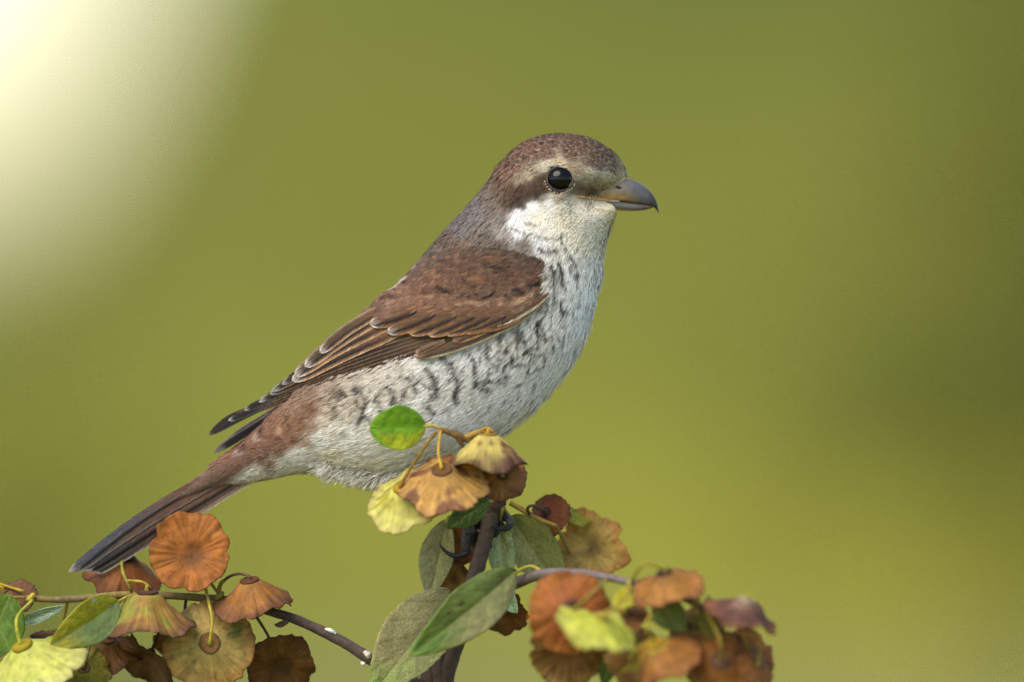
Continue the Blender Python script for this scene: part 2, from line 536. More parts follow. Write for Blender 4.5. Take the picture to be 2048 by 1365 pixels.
        vv = c0 + k * ((R2 * wob * cap)[..., None] * (np.cos(T2)[..., None] * e1 + np.sin(T2)[..., None] * e2) + (Z2 + zb)[..., None] * A)
        cv = dull(lin(capcol))[None, None] * (0.8 + 0.4 * vnoise(T2 * 4, R2 * 4, 0, seed + 53))[..., None]
        cv = cv * np.where(R2 > 0.85, 0.75, 1.0)[..., None]
        link('cap', mesh_np('cap', vv, [gridfaces(mr_, nc, True)], cv), M_FRUIT, o)
        if stalk is not None:
            s0 = c0 + k * A * (zb + 0.03)
            mids = [P(*q) for q in stalk[:-1]]
            s2 = P(*stalk[-1][:3])
            sc = stalk[-1][3] if len(stalk[-1]) > 3 else (168, 140, 62)
            npt = 2 + len(mids) + 1
            pts = [s0 - k * A * 0.03, s0 + k * A * 0.10] + mids + [s2]
            rad = np.array([5.0, 3.6] + [3.0] * len(mids) + [3.4]) * S
            link('stalk', tube_mesh('stalk', pts, rad, dull(lin(sc)) * 0.85, 8, wob=0.2, seed=seed), M_BARK, o)
    return o

OR = [(150, 92, 50), (188, 112, 56), (196, 122, 64)]
TAN = [(168, 140, 88), (196, 150, 92), (200, 142, 84)]
BRN = [(140, 92, 56), (150, 96, 58), (126, 80, 54)]
DBR = [(104, 70, 42), (120, 80, 46), (108, 70, 44)]
# --- left cluster
fruit(380, 1106, -70, 83, (0.10, 0.96, -0.22), 0.22, [(134, 82, 46), (188, 112, 55), (194, 118, 60)], 101, 0.05, notch=[(3.3, 0.10, 0.12)], stalk=[(410, 1150, -50), (440, 1192, -30)], edge=0.045, lobes=4)
fruit(246, 1160, 50, 78, (0.12, -0.45, 0.80), 0.66, [(112, 66, 40), (168, 100, 54), (130, 76, 48)], 102, 0.12, stalk=[(244, 1122, 0), (246, 1145, -42), (258, 1172, -52), (266, 1190, -34, (150, 140, 60))], capcol=(70, 44, 34), edge=0.05, hatp=1.3)
fruit(292, 1248, -85, 96, (0.03, -0.22, 0.94), 0.66, [(176, 164, 84), (186, 138, 76), (140, 96, 76)], 103, 0.10, stalk=[(300, 1176, -88), (286, 1165, -80), (262, 1162, -60), (254, 1164, -48)], capcol=(112, 72, 60), blot=((170, 160, 78), 0.05, 2.0), hatp=1.25)
fruit(418, 1292, -50, 92, (0.06, -0.93, 0.20), 0.30, [(186, 172, 112), (216, 178, 116), (218, 164, 102)], 104, 0.06, stalk=[(424, 1240, -92), (412, 1180, -44, (188, 166, 72))], capcol=(160, 112, 66), edge=0.05, blot=((150, 140, 84), 0.2, 2.2))
fruit(508, 1212, -55, 80, (-0.16, -0.30, 0.90), 0.66, [(176, 120, 66), (184, 120, 68), (142, 92, 66)], 105, 0.14, stalk=[(480, 1148, -50), (462, 1152, -44), (447, 1162, -40, (112, 86, 66))], capcol=(122, 74, 54), hatp=1.2)
fruit(562, 1336, 10, 70, (-0.15, 0.85, 0.45), 0.3, [(110, 74, 44), (138, 90, 50), (120, 78, 46)], 106, 0.09, stalk=[(535, 1270, 20), (512, 1232, -10, (92, 70, 48))], edge=0.06)
fruit(205, 1305, 40, 74, (0.2, -0.5, 0.75), 0.45, DBR, 107, 0.16, stalk=[(232, 1240, 20), (240, 1195, -20, (92, 70, 48))], edge=0.08, lobes=3, fold=0.25)
fruit(290, 1330, 10, 66, (0.35, 0.5, 0.75), 0.5, [(120, 86, 58), (134, 96, 64), (110, 74, 50)], 108, 0.14, stalk=[(318, 1262, 0), (330, 1196, -20, (92, 70, 48))], edge=0.07, fold=0.45, foldang=0.4)
fruit(70, 1345, -170, 116, (-0.36, -0.42, 0.78), 0.55, [(206, 208, 100), (228, 218, 128), (232, 222, 160)], 109, 0.07, stalk=[(34, 1236, -196), (66, 1200, -60, (192, 180, 74))], capcol=(188, 160, 44), streak=0.12, blot=((204, 210, 96), 0.25, 2.0), hatp=1.3, cap=0.22)
fruit(165, 1345, -30, 58, (0.1, -0.75, 0.5), 0.3, [(118, 116, 52), (136, 128, 58), (146, 132, 66)], 110, 0.14, stalk=[(180, 1290, -30), (200, 1200, -34, (110, 90, 50))], edge=0.06)
fruit(12, 1200, -40, 62, (-0.25, -0.55, 0.75), 0.4, [(150, 104, 66), (146, 98, 76), (128, 84, 68)], 111, 0.12, stalk=[(-30, 1160, -60), (48, 1184, -60, (196, 160, 62))], edge=0.05)
fruit(352, 1290, 60, 48, (0.2, 0.6, 0.7), 0.3, [(150, 104, 62), (166, 112, 64), (140, 94, 58)], 112, 0.14, stalk=[(368, 1232, 20), (372, 1200, -16, (92, 70, 48))], edge=0.07)
# --- fruits in front of the belly
fruit(815, 1003, -190, 84, (-0.22, -0.60, 0.66), 0.45, [(222, 206, 96), (232, 216, 132), (226, 208, 140)], 121, 0.09, stalk=[(842, 905, -214), (872, 864, -211, (150, 112, 44))], capcol=(196, 158, 48), streak=0.14, edge=0.07, blot=((206, 186, 84), 0.2, 2.4))
fruit(888, 972, -232, 88, (-0.10, -0.58, 0.74), 0.45, [(196, 148, 92), (222, 166, 98), (222, 168, 118)], 122, 0.13, stalk=[(877, 905, -232), (881, 862, -212, (196, 150, 60))], capcol=(132, 88, 58), edge=0.07, blot=((148, 96, 72), 0.35, 2.6), lobes=4, hatp=1.2)
fruit(975, 926, -205, 84, (0.03, -0.12, 0.94), 0.66, [(226, 200, 120), (226, 198, 122), (112, 74, 66)], 123, 0.10, stalk=[(985, 864, -212), (975, 856, -211), (962, 862, -208, (190, 142, 58))], capcol=(190, 148, 76), blot=((140, 92, 72), 0.15, 2.5), hatp=1.0, edge=0.06, cap=0.25)
fruit(1003, 958, -165, 50, (0.1, -0.7, 0.4), 0.25, [(150, 104, 60), (178, 122, 74), (172, 116, 80)], 124, 0.10, stalk=[(1000, 915, -180), (968, 866, -206)], edge=0.07)
fruit(905, 925, -175, 30, (-0.1, -0.4, 0.8), 0.4, [(160, 104, 64), (176, 112, 66), (150, 96, 60)], 125, 0.14, cap=0.0)
# --- behind the stem
fruit(1008, 1228, 30, 52, (0.1, 0.7, 0.6), 0.3, [(120, 78, 44), (150, 98, 54), (150, 98, 58)], 126, 0.16, stalk=[(990, 1180, 20), (955, 1150, 5)], edge=0.09, notch=[(3.6, 0.3, 0.3)])
fruit(914, 1085, 45, 46, (0.5, 0.8, 0.3), 0.2, [(168, 104, 70), (180, 112, 76), (172, 110, 70)], 127, 0.08, cap=0.2, stalk=[(950, 1080, 30), (965, 1075, 10)])
fruit(905, 1160, 50, 44, (0.5, 0.8, 0.3), 0.2, [(150, 108, 60), (176, 128, 76), (120, 80, 50)], 128, 0.08, cap=0.2, stalk=[(935, 1150, 30), (950, 1140, 10)])
fruit(1182, 1095, 150, 73, (0.0, 0.90, -0.30), 0.25, [(130, 98, 56), (214, 172, 102), (224, 160, 96)], 129, 0.10, edge=0.09, lobes=4, stalk=[(1150, 1120, 190), (1112, 1052, 2, (150, 124, 62))])
fruit(1098, 1034, 60, 48, (-0.35, -0.75, 0.45), 0.35, [(82, 44, 34), (134, 72, 42), (138, 80, 48)], 130, 0.10, stalk=[(1066, 1012, -20), (1055, 1018, -20), (1062, 1034, -6, (92, 74, 60))], capcol=(74, 44, 42), edge=0.06)
fruit(1152, 1036, 170, 34, (0.2, -0.4, 0.8), 0.3, [(176, 172, 70), (186, 176, 72), (176, 156, 66)], 131, 0.10, cap=0)
# --- right cluster, nearest to the camera
fruit(1138, 1226, -400, 86, (0.12, -0.96, 0.05), 0.30, [(96, 58, 52), (184, 104, 56), (196, 120, 62)], 141, 0.06, stalk=[(1190, 1180, -440), (1215, 1158, -345, (170, 140, 74))], capcol=(92, 60, 60), edge=0.03, cap=0.22)
fruit(1140, 1300, -350, 84, (-0.1, 0.85, 0.4), 0.2, [(110, 74, 46), (150, 106, 66), (196, 150, 104)], 142, 0.10, cap=0.2, stalk=[(1180, 1220, -340), (1200, 1155, -330)])
fruit(1195, 1262, -445, 88, (0.36, -0.20, 0.88), 0.28, [(206, 196, 84), (212, 206, 88), (226, 216, 118)], 143, 0.10, cap=0.2, capcol=(190, 160, 60), stalk=[(1250, 1200, -440), (1262, 1166, -360, (180, 150, 70))], streak=0.12, fold=0.25, foldang=1.5)
fruit(1338, 1178, -405, 72, (-0.22, -0.42, 0.80), 0.50, [(128, 84, 60), (196, 132, 72), (178, 116, 78)], 144, 0.16, capcol=(92, 62, 50), stalk=[(1290, 1128, -420), (1270, 1150, -400), (1262, 1166, -360)], edge=0.07)
fruit(1482, 1232, -420, 80, (0.30, -0.30, 0.86), 0.42, [(170, 130, 120), (118, 78, 72), (160, 104, 76)], 145, 0.15, capcol=(200, 180, 176), stalk=[(1480, 1200, -420), (1440, 1232, -402)], edge=0.06, cap=0.22)  # pale cap and middle: highlight on the crown put into the colour
fruit(1322, 1322, -415, 84, (-0.26, -0.50, 0.74), 0.52, [(190, 140, 50), (190, 124, 68), (176, 112, 72)], 146, 0.13, capcol=(196, 152, 50), stalk=[(1292, 1250, -440), (1318, 1208, -390, (186, 160, 66))], edge=0.06, blot=((210, 184, 72), 0.15, 2.0))
fruit(1436, 1330, -395, 74, (0.1, -0.85, 0.3), 0.35, [(150, 96, 62), (186, 118, 66), (196, 138, 82)], 147, 0.12, capcol=(140, 100, 84), stalk=[(1440, 1280, -430), (1410, 1220, -400)], edge=0.06, blot=((132, 84, 76), 0.25, 2.4))
fruit(1492, 1316, -375, 62, (0.3, -0.75, 0.3), 0.3, [(140, 88, 60), (180, 112, 62), (184, 120, 70)], 148, 0.10, capcol=(140, 96, 80), stalk=[(1490, 1280, -400), (1470, 1248, -402)], edge=0.05)
fruit(1256, 1242, -375, 46, (-0.2, -0.5, 0.7), 0.35, [(120, 78, 50), (150, 96, 60), (176, 120, 84)], 149, 0.14, cap=0.22, stalk=[(1255, 1200, -370), (1260, 1168, -358)])

fruit(1272, 1318, -350, 64, (0.1, -0.8, 0.35), 0.3, [(150, 110, 62), (186, 132, 74), (196, 146, 90)], 150, 0.12, capcol=(140, 100, 70), stalk=[(1276, 1250, -360), (1290, 1178, -366)], edge=0.06)
fruit(1394, 1262, -372, 58, (-0.2, -0.7, 0.5), 0.35, [(160, 130, 66), (180, 134, 74), (166, 112, 70)], 151, 0.14, capcol=(150, 110, 70), stalk=[(1384, 1222, -392), (1392, 1206, -394)], edge=0.07, blot=((176, 160, 70), 0.2, 2.2))
fruit(1508, 1338, -400, 44, (0.4, -0.6, 0.5), 0.3, [(150, 96, 60), (178, 112, 64), (170, 110, 70)], 152, 0.12, capcol=(140, 100, 70), stalk=[(1520, 1290, -404), (1500, 1262, -404)], edge=0.06)
fruit(118, 1290, 20, 56, (0.3, -0.4, 0.8), 0.4, [(120, 80, 46), (140, 94, 54), (126, 82, 50)], 153, 0.14, stalk=[(128, 1240, -10), (136, 1200, -38)], edge=0.07)

def leaf(p0, p1, width, cols, seed, roll=0.0, face=(0, -1, 0), sag=0.0, fold=0.12, mat=None, shape=0.8, wavy=0.02, serr=0.03, blunt=0.75, vein=None, blots=(), petiole=None, split=None, label=None):
    """cols: (left half, right half, tip) ; p0 base, p1 tip in photo pixels + depth"""
    a, b = P(*p0), P(*p1)
    ax = b - a
    L = np.linalg.norm(ax)
    t = ax / L
    n = unit(np.array(face, float) - np.dot(face, t) * t)
    bn = np.cross(t, n)
    cr, sr = math.cos(roll), math.sin(roll)
    n, bn = n * cr + bn * sr, bn * cr - n * sr
    nu, nv = 64, 33
    u = np.linspace(0, 1, nu)
    v = np.linspace(-1, 1, nv)
    U, V = np.meshgrid(u, v, indexing='ij')
    hw = width * S / 2 * np.sin(np.pi * np.clip(U, 0.0, 1) ** shape) ** blunt
    hw = hw * (1 + 0.06 * (fbm(U * 4, np.sign(V), seed, seed) - 0.5) * 2)
    hw = hw * (1 - serr * np.abs(V) ** 6 * ((U * 15) % 1.0))
    cen = a + ax * U[..., None] + n * (sag * S * np.sin(np.pi * U))[..., None]
    hgt = np.abs(V) * hw * fold * 3 * (1 - 0.35 * np.abs(V)) + width * S * wavy * np.sin(U * 9 + seed + V * 2) * np.abs(V) ** 2
    # side veins press into the blade
    vp = (U * 5.5 - np.abs(V) * 1.6 * (0.6 + 0.4 * U)) % 1.0
    vl = np.exp(-((vp - 0.5) / 0.07) ** 2) * sstep(0.05, 0.3, np.abs(V)) * (1 - sstep(0.8, 1, np.abs(V)))
    hgt = hgt - vl * 0.9 * S + (fbm(U * 14, V * 7, 0, seed + 2) - 0.5) * 2.2 * S
    pos = cen + bn * (V * hw)[..., None] + n * hgt[..., None]
    c1, c2, c3 = (dull(lin(c)) * (1.45 if mat is M_FELT else 1.05) for c in cols)
    m = sstep(-0.12, 0.12, V + 0.06 * np.sin(U * 20))[..., None] if split is None else sstep(-0.25, 0.25, V - split + 0.5 * (fbm(U * 3, V * 2, 0, seed + 4) - 0.5))[..., None]
    col = c1 * (1 - m) + c2 * m
    k = sstep(0.55, 1.0, U + 0.5 * (fbm(U * 3, V * 2, 0, seed + 6) - 0.5))[..., None]
    col = col * (1 - k) + c3 * k
    col = col * (1 + 0.35 * (fbm(U * 8, V * 4, 0, seed + 7) - 0.5)[..., None] * 2)
    vc = dull(lin(vein)) if vein else col * 1.25
    mid = np.exp(-(V * hw / (2.2 * S)) ** 2)
    net = np.exp(-((fbm(U * 22, V * 9, 0, seed + 8, 2) - 0.5) / 0.03) ** 2) * 0.22
    kk = np.clip(0.55 * vl + 0.8 * mid + net, 0, 1)[..., None]
    col = col * (1 - kk) + vc * kk
    for (bu, bv, br, bc) in blots:
        dd = np.hypot((U - bu) * 1.6, (V - bv) * 0.8) + 0.16 * (fbm(U * 9, V * 5, 0, seed + 9) - 0.5)
        kk = (1 - sstep(br * 0.6, br, dd))[..., None]
        col = col * (1 - kk) + dull(lin(bc)) * kk
    o = link('leaf', mesh_np('leaf', pos, [gridfaces(nu, nv)], col), mat or M_LEAF, plant)
    md = o.modifiers.new('thickness', 'SOLIDIFY')
    md.thickness = 0.00025
    md.offset = 0
    mp = [a + ax * q + n * (sag * S * math.sin(math.pi * q) - 1.0 * S) for q in np.linspace(0.0, 0.93, 7)]
    link('midrib', tube_mesh('midrib', mp, np.linspace(2.0, 0.5, 7) * S, dull(lin(vein)) if vein else c1 * 1.2, 6), M_LEAF, o)
    if petiole is not None:
        pp = [a + ax * 0.04] + [P(*q) for q in petiole]
        link('petiole', tube_mesh('petiole', pp, np.array([3.4] + [3.6] * len(petiole)) * S, dull(lin((170, 150, 76))), 8, wob=0.1, seed=seed), M_BARK, o)
    if label:
        o['label'] = label
    return o

GRY = (112, 108, 78)
# green rounded leaf in front of the flank
leaf((851, 853, -212), (740, 858, -240), 88, [(172, 170, 24), (116, 158, 26), (122, 164, 32)], 201, roll=-0.05, sag=6, fold=0.05, shape=1.0, serr=0.0, blunt=0.52, vein=(120, 168, 40), petiole=[(866, 852, -211), (879, 857, -210)], split=-0.35, label='green leaf with a yellowing lower edge')
# small dark green leaf under the fruits
leaf((978, 1002, -60), (893, 1056, -90), 52, [(70, 96, 20), (62, 88, 20), (84, 104, 30)], 202, roll=0.2, fold=0.1, shape=0.9, vein=(88, 110, 40), petiole=[(990, 1003, -10)])
# hanging grey-green leaves
leaf((893, 1040, 30), (858, 1200, 20), 74, [(120, 114, 84), (110, 106, 82), (112, 112, 92)], 203, roll=0.35, fold=0.16, mat=M_FELT, shape=0.85, serr=0.05, vein=(104, 100, 70), petiole=[(905, 1032, 30), (960, 1040, 20), (985, 1020, 5)], label='grey felted leaf hanging beside the stem')
leaf((1021, 1033, 30), (1128, 1185, 36), 104, [(108, 104, 60), (128, 122, 84), (124, 118, 82)], 204, roll=-0.25, fold=0.10, mat=M_FELT, shape=0.8, serr=0.06, vein=(118, 110, 66), petiole=[(1012, 1024, 10), (1006, 1012, 0)])
leaf((998, 1040, 24), (1014, 1185, 14), 58, [(140, 148, 116), (154, 162, 134), (150, 158, 124)], 205, roll=0.3, fold=0.14, mat=M_FELT, shape=0.8, serr=0.02, vein=(190, 184, 110), petiole=[(1004, 1022, -14), (1006, 1012, -6)])
leaf((1010, 1186, 6), (1034, 1226, -10), 40, [(176, 196, 172), (186, 206, 190), (170, 196, 168)], 206, roll=0.5, fold=0.15, mat=M_FELT, shape=0.7, vein=(190, 200, 160), petiole=[(980, 1185, 2), (955, 1180, 2)])
# big leaf crossing the stem in front
leaf((1032, 1142, -215), (820, 1312, -290), 104, [(138, 132, 92), (126, 136, 74), (98, 130, 48)], 207, roll=-0.15, sag=18, fold=0.14, shape=0.85, serr=0.02, vein=(164, 164, 96), wavy=0.04,
     blots=[(0.5, 0.42, 0.10, (110, 70, 40)), (0.62, 0.5, 0.08, (104, 64, 36)), (0.14, 0.2, 0.08, (130, 92, 76))], petiole=[(1060, 1133, -205), (1088, 1146, -228)], label='large green leaf with brown spots crossing the stem')
# lower grey-green leaf
leaf((905, 1182, -60), (742, 1392, -110), 138, [(118, 116, 86), (132, 120, 92), (110, 124, 68)], 208, roll=0.12, sag=8, fold=0.10, mat=M_FELT, shape=0.8, serr=0.05, vein=(110, 104, 72), wavy=0.03, petiole=[(925, 1178, -30), (948, 1172, -4)])
# leaves of the left end
leaf((236, 1203, -120), (100, 1292, -190), 92, [(128, 142, 92), (170, 158, 40), (170, 152, 40)], 209, roll=-0.3, sag=10, fold=0.12, shape=0.8, serr=0.01, vein=(150, 160, 90), petiole=[(262, 1192, -80), (290, 1190, -36)],
     blots=[(0.12, -0.1, 0.07, (120, 126, 120)), (0.3, 0.8, 0.10, (190, 196, 186))], label='yellow green leaf curling below the tail tip')
leaf((40, 1246, -60), (128, 1212, -50), 30, [(150, 158, 142), (176, 184, 176), (160, 170, 160)], 210, roll=0.5, fold=0.15, mat=M_FELT, shape=0.8, vein=(190, 196, 190), petiole=[(40, 1220, -55), (62, 1198, -50)])
leaf((20, 1190, -120), (-40, 1330, -140), 110, [(92, 118, 26), (116, 136, 40), (60, 96, 24)], 211, roll=-0.2, fold=0.1, shape=0.8, vein=(140, 156, 90), petiole=[(48, 1196, -70)])
leaf((30, 1240, -90), (-20, 1185, -110), 40, [(196, 184, 70), (206, 190, 80), (190, 176, 70)], 212, roll=0.1, fold=0.1, shape=0.8, vein=(190, 180, 80), petiole=[(62, 1198, -50)])
# leaves of the right cluster
leaf((1250, 1200, -360), (1206, 1375, -330), 66, [(58, 88, 22), (110, 118, 66), (60, 92, 24)], 213, roll=0.4, fold=0.12, shape=0.8, vein=(120, 130, 80), petiole=[(1262, 1168, -355)])
leaf((1310, 1200, -380), (1372, 1262, -390), 66, [(120, 130, 50), (132, 138, 66), (120, 126, 56)], 214, roll=0.1, fold=0.1, shape=0.8, vein=(150, 150, 80), petiole=[(1300, 1180, -372)])
leaf((1268, 1180, -380), (1228, 1222, -400), 40, [(190, 176, 50), (196, 176, 48), (176, 150, 40)], 215, roll=0.3, fold=0.1, shape=0.8, vein=(180, 160, 70), petiole=[(1272, 1170, -362)])
leaf((1400, 1215, -395), (1440, 1290, -385), 44, [(136, 128, 60), (150, 136, 66), (140, 120, 60)], 216, roll=-0.3, fold=0.1, shape=0.8, vein=(150, 140, 80), petiole=[(1392, 1208, -394)])
for k, (px, py, d, c) in enumerate([(1262, 1166, -360, (176, 164, 60)), (1318, 1180, -384, (160, 146, 60)), (1392, 1206, -396, (150, 140, 62)), (440, 1192, -34, (160, 150, 56)), (62, 1196, -58, (186, 168, 60))]):
    stem('node', [(px - 8, py + 6, d), (px, py, d - 3), (px + 6, py - 8, d)], [4, 6.5, 3.5], c, wob=0.5, seed=60 + k)


# ------------------------------------------------------------------ the bird
bird = empty('bird', O([945, 1075, 0]), 'young brown and white songbird with barred flanks and hooked bill perched on the twig', 'bird')

SEC = np.array([
    # top x, top y, bottom x, bottom y, half width
    (1254, 366, 1236, 412, 18), (1247, 338, 1231, 426, 28), (1226, 308, 1221, 452, 50), (1180, 280, 1211, 482, 78), (1118, 270, 1204, 512, 100),
    (1056, 283, 1201, 545, 110), (1010, 320, 1194, 582, 113), (972, 372, 1184, 625, 119), (930, 421, 1170, 668, 130),
    (884, 472, 1148, 716, 141), (839, 524, 1112, 768, 149), (794, 575, 1064, 822, 152), (745, 624, 1000, 872, 149),
    (694, 668, 920, 920, 138), (644, 714, 832, 950, 122), (594, 764, 748, 957, 98), (556, 812, 668, 940, 72),
    (518, 856, 600, 944, 50), (478, 891, 540, 956, 34), (436, 921, 484, 966, 20)], float)
NT, NTH = 220, 144
cs = crom(SEC, NT)
th = np.linspace(0, 2 * np.pi, NTH, endpoint=False)
top, bot, wid = cs[:, :2], cs[:, 2:4], cs[:, 4]
mid = (top + bot) / 2
half = (top - bot) / 2
def body_grid(w):
    g = np.zeros((NT, NTH, 3))
    g[..., :2] = mid[:, None] + half[:, None] * np.cos(th)[None, :, None]
    g[..., 2] = -w[:, None] * np.sin(th)[None]
    return g
G = body_grid(wid)
# eye socket and brow: press the head in a little round the eye, keep a ridge above it
EYE = (1120, 360)
de = np.hypot(G[..., 0] - EYE[0], G[..., 1] - EYE[1])
G[..., 2] += np.sign(-G[..., 2]) * 7 * np.exp(-(de / 24) ** 2)
db = segdist(G[..., 0], G[..., 1], [(1075, 335), (1120, 322), (1165, 338), (1200, 355)])
G[..., 2] -= np.sign(-G[..., 2]) * 5 * np.exp(-(db / 12) ** 2)

lim = np.interp(G[..., 0], [1120, 1150, 1190, 1215, 1300], [120, 78, 24, 12, 9])
mband = np.exp(-((G[..., 1] - 394) / 26) ** 2) * sstep(1120, 1160, G[..., 0])
G[..., 2] = np.where(np.abs(G[..., 2]) > lim, np.sign(G[..., 2]) * (np.abs(G[..., 2]) * (1 - mband) + lim * mband), G[..., 2])

WING_POLY = [(1092, 560), (1090, 592), (1050, 630), (980, 668), (900, 696), (795, 726), (664, 764), (560, 806), (540, 800), (600, 740), (690, 655), (745, 618), (800, 575), (870, 520), (960, 500), (1050, 510)]
inw = inpoly(G[..., 0], G[..., 1], WING_POLY)
G[..., 2] *= 1 - 0.08 * inw * sstep(0, 50, segdist(G[..., 0], G[..., 1], WING_POLY + [WING_POLY[0]]))

CP = []
def cp(*rows):
    for r in rows:
        CP.append(r)
cp((1100, 282, 106, 82, 68), (1160, 287, 110, 84, 68), (1206, 308, 106, 88, 74), (1060, 302, 116, 84, 64), (1022, 340, 118, 84, 62), (1000, 370, 112, 84, 66), (1140, 308, 118, 86, 64), (1190, 324, 114, 94, 76), (1090, 308, 116, 84, 64),
   (1242, 338, 178, 168, 142), (1250, 350, 192, 182, 156), (1226, 334, 142, 128, 106), (1250, 365, 170, 155, 128),
   (1182, 350, 190, 181, 158), (1212, 356, 192, 184, 162), (1155, 338, 172, 153, 126), (1122, 324, 196, 180, 152), (1092, 332, 190, 180, 158), (1062, 350, 162, 148, 122), (1038, 360, 130, 116, 96), (1235, 360, 180, 168, 138),
   (1155, 376, 138, 122, 98), (1180, 382, 128, 110, 88), (1205, 376, 150, 134, 108), (1225, 372, 170, 154, 126), (1168, 360, 178, 168, 146), (1150, 386, 150, 134, 110), (1195, 366, 172, 162, 140),
   (1072, 376, 80, 59, 44), (1046, 380, 80, 59, 44), (1024, 390, 86, 64, 48), (1055, 394, 72, 53, 39), (1024, 408, 70, 53, 41), (1088, 386, 72, 56, 42), (1080, 364, 84, 66, 50), (1036, 400, 60, 46, 36), (1010, 404, 84, 68, 56), (1072, 390, 64, 49, 37), (1040, 412, 70, 56, 46),
   (1116, 398, 165, 154, 134), (1090, 398, 150, 140, 124),
   (985, 420, 110, 98, 88), (950, 422, 112, 104, 102), (962, 450, 112, 102, 96), (920, 462, 106, 100, 98), (1000, 438, 120, 110, 100), (974, 396, 110, 96, 86), (970, 482, 100, 88, 76), (1008, 470, 146, 138, 130), (930, 492, 104, 88, 74), (1000, 490, 112, 98, 86), (1050, 496, 128, 116, 104), (990, 400, 104, 90, 78),
   (1062, 415, 228, 226, 220), (1100, 408, 220, 218, 212), (1040, 430, 226, 226, 226), (1080, 440, 226, 220, 204), (1130, 420, 222, 216, 198), (1130, 450, 226, 218, 196), (1170, 430, 224, 216, 196), (1090, 468, 220, 214, 202), (1060, 458, 214, 210, 202), (1038, 462, 218, 218, 218), (1080, 488, 216, 214, 212), (1120, 486, 220, 214, 200), (1150, 402, 226, 214, 186), (1180, 408, 226, 214, 188), (1030, 450, 218, 216, 214),
   (1200, 440, 226, 218, 194), (1222, 440, 218, 204, 170), (1190, 490, 230, 224, 206), (1160, 480, 228, 220, 202), (1190, 540, 232, 230, 226), (1150, 530, 226, 222, 214), (1212, 425, 220, 206, 172),
   (1180, 580, 235, 235, 235), (1170, 640, 234, 235, 236), (1150, 560, 230, 230, 228), (1130, 600, 227, 225, 220), (1112, 640, 222, 219, 212), (1132, 700, 230, 230, 229), (1092, 700, 220, 216, 206), (1145, 720, 232, 232, 232), (1102, 770, 228, 228, 227), (1060, 740, 222, 219, 211), (1050, 810, 228, 226, 223), (1110, 560, 200, 194, 184), (1100, 600, 190, 184, 172),
   (1000, 680, 214, 209, 199), (950, 720, 215, 213, 208), (900, 740, 214, 212, 206), (850, 760, 210, 206, 198), (800, 772, 196, 189, 176), (750, 786, 196, 187, 172), (700, 802, 184, 171, 154), (690, 832, 196, 186, 170), (760, 830, 214, 209, 201), (850, 820, 218, 215, 208), (950, 800, 221, 218, 212), (1000, 840, 226, 225, 223), (940, 850, 226, 224, 221), (880, 850, 224, 222, 218),
   (700, 872, 226, 223, 216), (750, 900, 226, 223, 216), (800, 930, 224, 221, 215), (850, 900, 226, 223, 218), (900, 900, 226, 224, 220), (760, 950, 222, 218, 206), (700, 930, 222, 218, 206), (660, 920, 224, 216, 196), (740, 940, 222, 215, 196),
   (642, 880, 222, 219, 212), (604, 908, 220, 216, 209), (562, 935, 208, 203, 190), (520, 952, 204, 197, 180), (660, 860, 212, 204, 192),
   (620, 822, 130, 96, 73), (600, 850, 137, 99, 74), (562, 862, 131, 94, 71), (540, 880, 127, 90, 69), (500, 902, 122, 88, 69), (622, 792, 138, 112, 92), (650, 792, 168, 150, 132), (556, 894, 126, 92, 74), (602, 918, 222, 218, 210), (560, 940, 216, 211, 200), (500, 964, 212, 206, 192), (540, 928, 150, 126, 106), (460, 922, 126, 88, 69), (586, 880, 140, 102, 80), (622, 850, 160, 132, 110), (645, 848, 196, 182, 166), (660, 824, 176, 160, 142), (606, 884, 170, 148, 128), (525, 915, 116, 88, 72),
   (860, 506, 104, 90, 80), (820, 546, 122, 92, 74), (900, 486, 98, 80, 66), (780, 588, 130, 94, 72), (740, 624, 140, 102, 78), (700, 660, 130, 96, 72))
CPA = np.array(CP, float)
CPL = lin(CPA[:, 2:])
CPL[inpoly(CPA[:, 0], CPA[:, 1], [(1248, 330), (1190, 335), (1110, 312), (1050, 345), (1015, 400), (1012, 470), (860, 520), (760, 600), (960, 350), (1100, 250), (1230, 290)])] *= 1.22
CPL *= (1 + 0.10 * sstep(0.35, 0.55, CPL.mean(1)))[:, None]
CPS_ = [(900, 522, 112, 77, 54), (950, 520, 105, 73, 53), (1000, 520, 108, 76, 56), (1060, 520, 100, 75, 59), (1088, 548, 118, 82, 60), (860, 560, 130, 86, 59), (930, 560, 119, 79, 55), (1000, 560, 113, 77, 55), (1050, 570, 125, 85, 61), (800, 600, 142, 97, 67), (850, 600, 138, 92, 62), (920, 588, 140, 96, 66), (1000, 600, 135, 94, 65), (1060, 600, 142, 106, 75), (760, 630, 137, 98, 72), (960, 490, 100, 82, 68), (1020, 500, 104, 86, 72), (880, 505, 100, 82, 68), (840, 535, 112, 84, 68), (730, 640, 140, 104, 80)]
CPSA = np.array(CPS_, float)
CPSL = lin(CPSA[:, 2:])
CPSL = (CPSL * 0.78 + CPSL.mean(1, keepdims=True) * 0.22) * 0.86

def idw(x, y, A, L, soft=30.0, p=2.4):
    out = np.zeros(x.shape + (3,))
    tot = np.zeros(x.shape)
    for a, c in zip(A, L):
        w = 1.0 / ((x - a[0]) ** 2 + (y - a[1]) ** 2 + soft) ** p
        tot += w
        out += w[..., None] * c
    return out / tot[..., None]

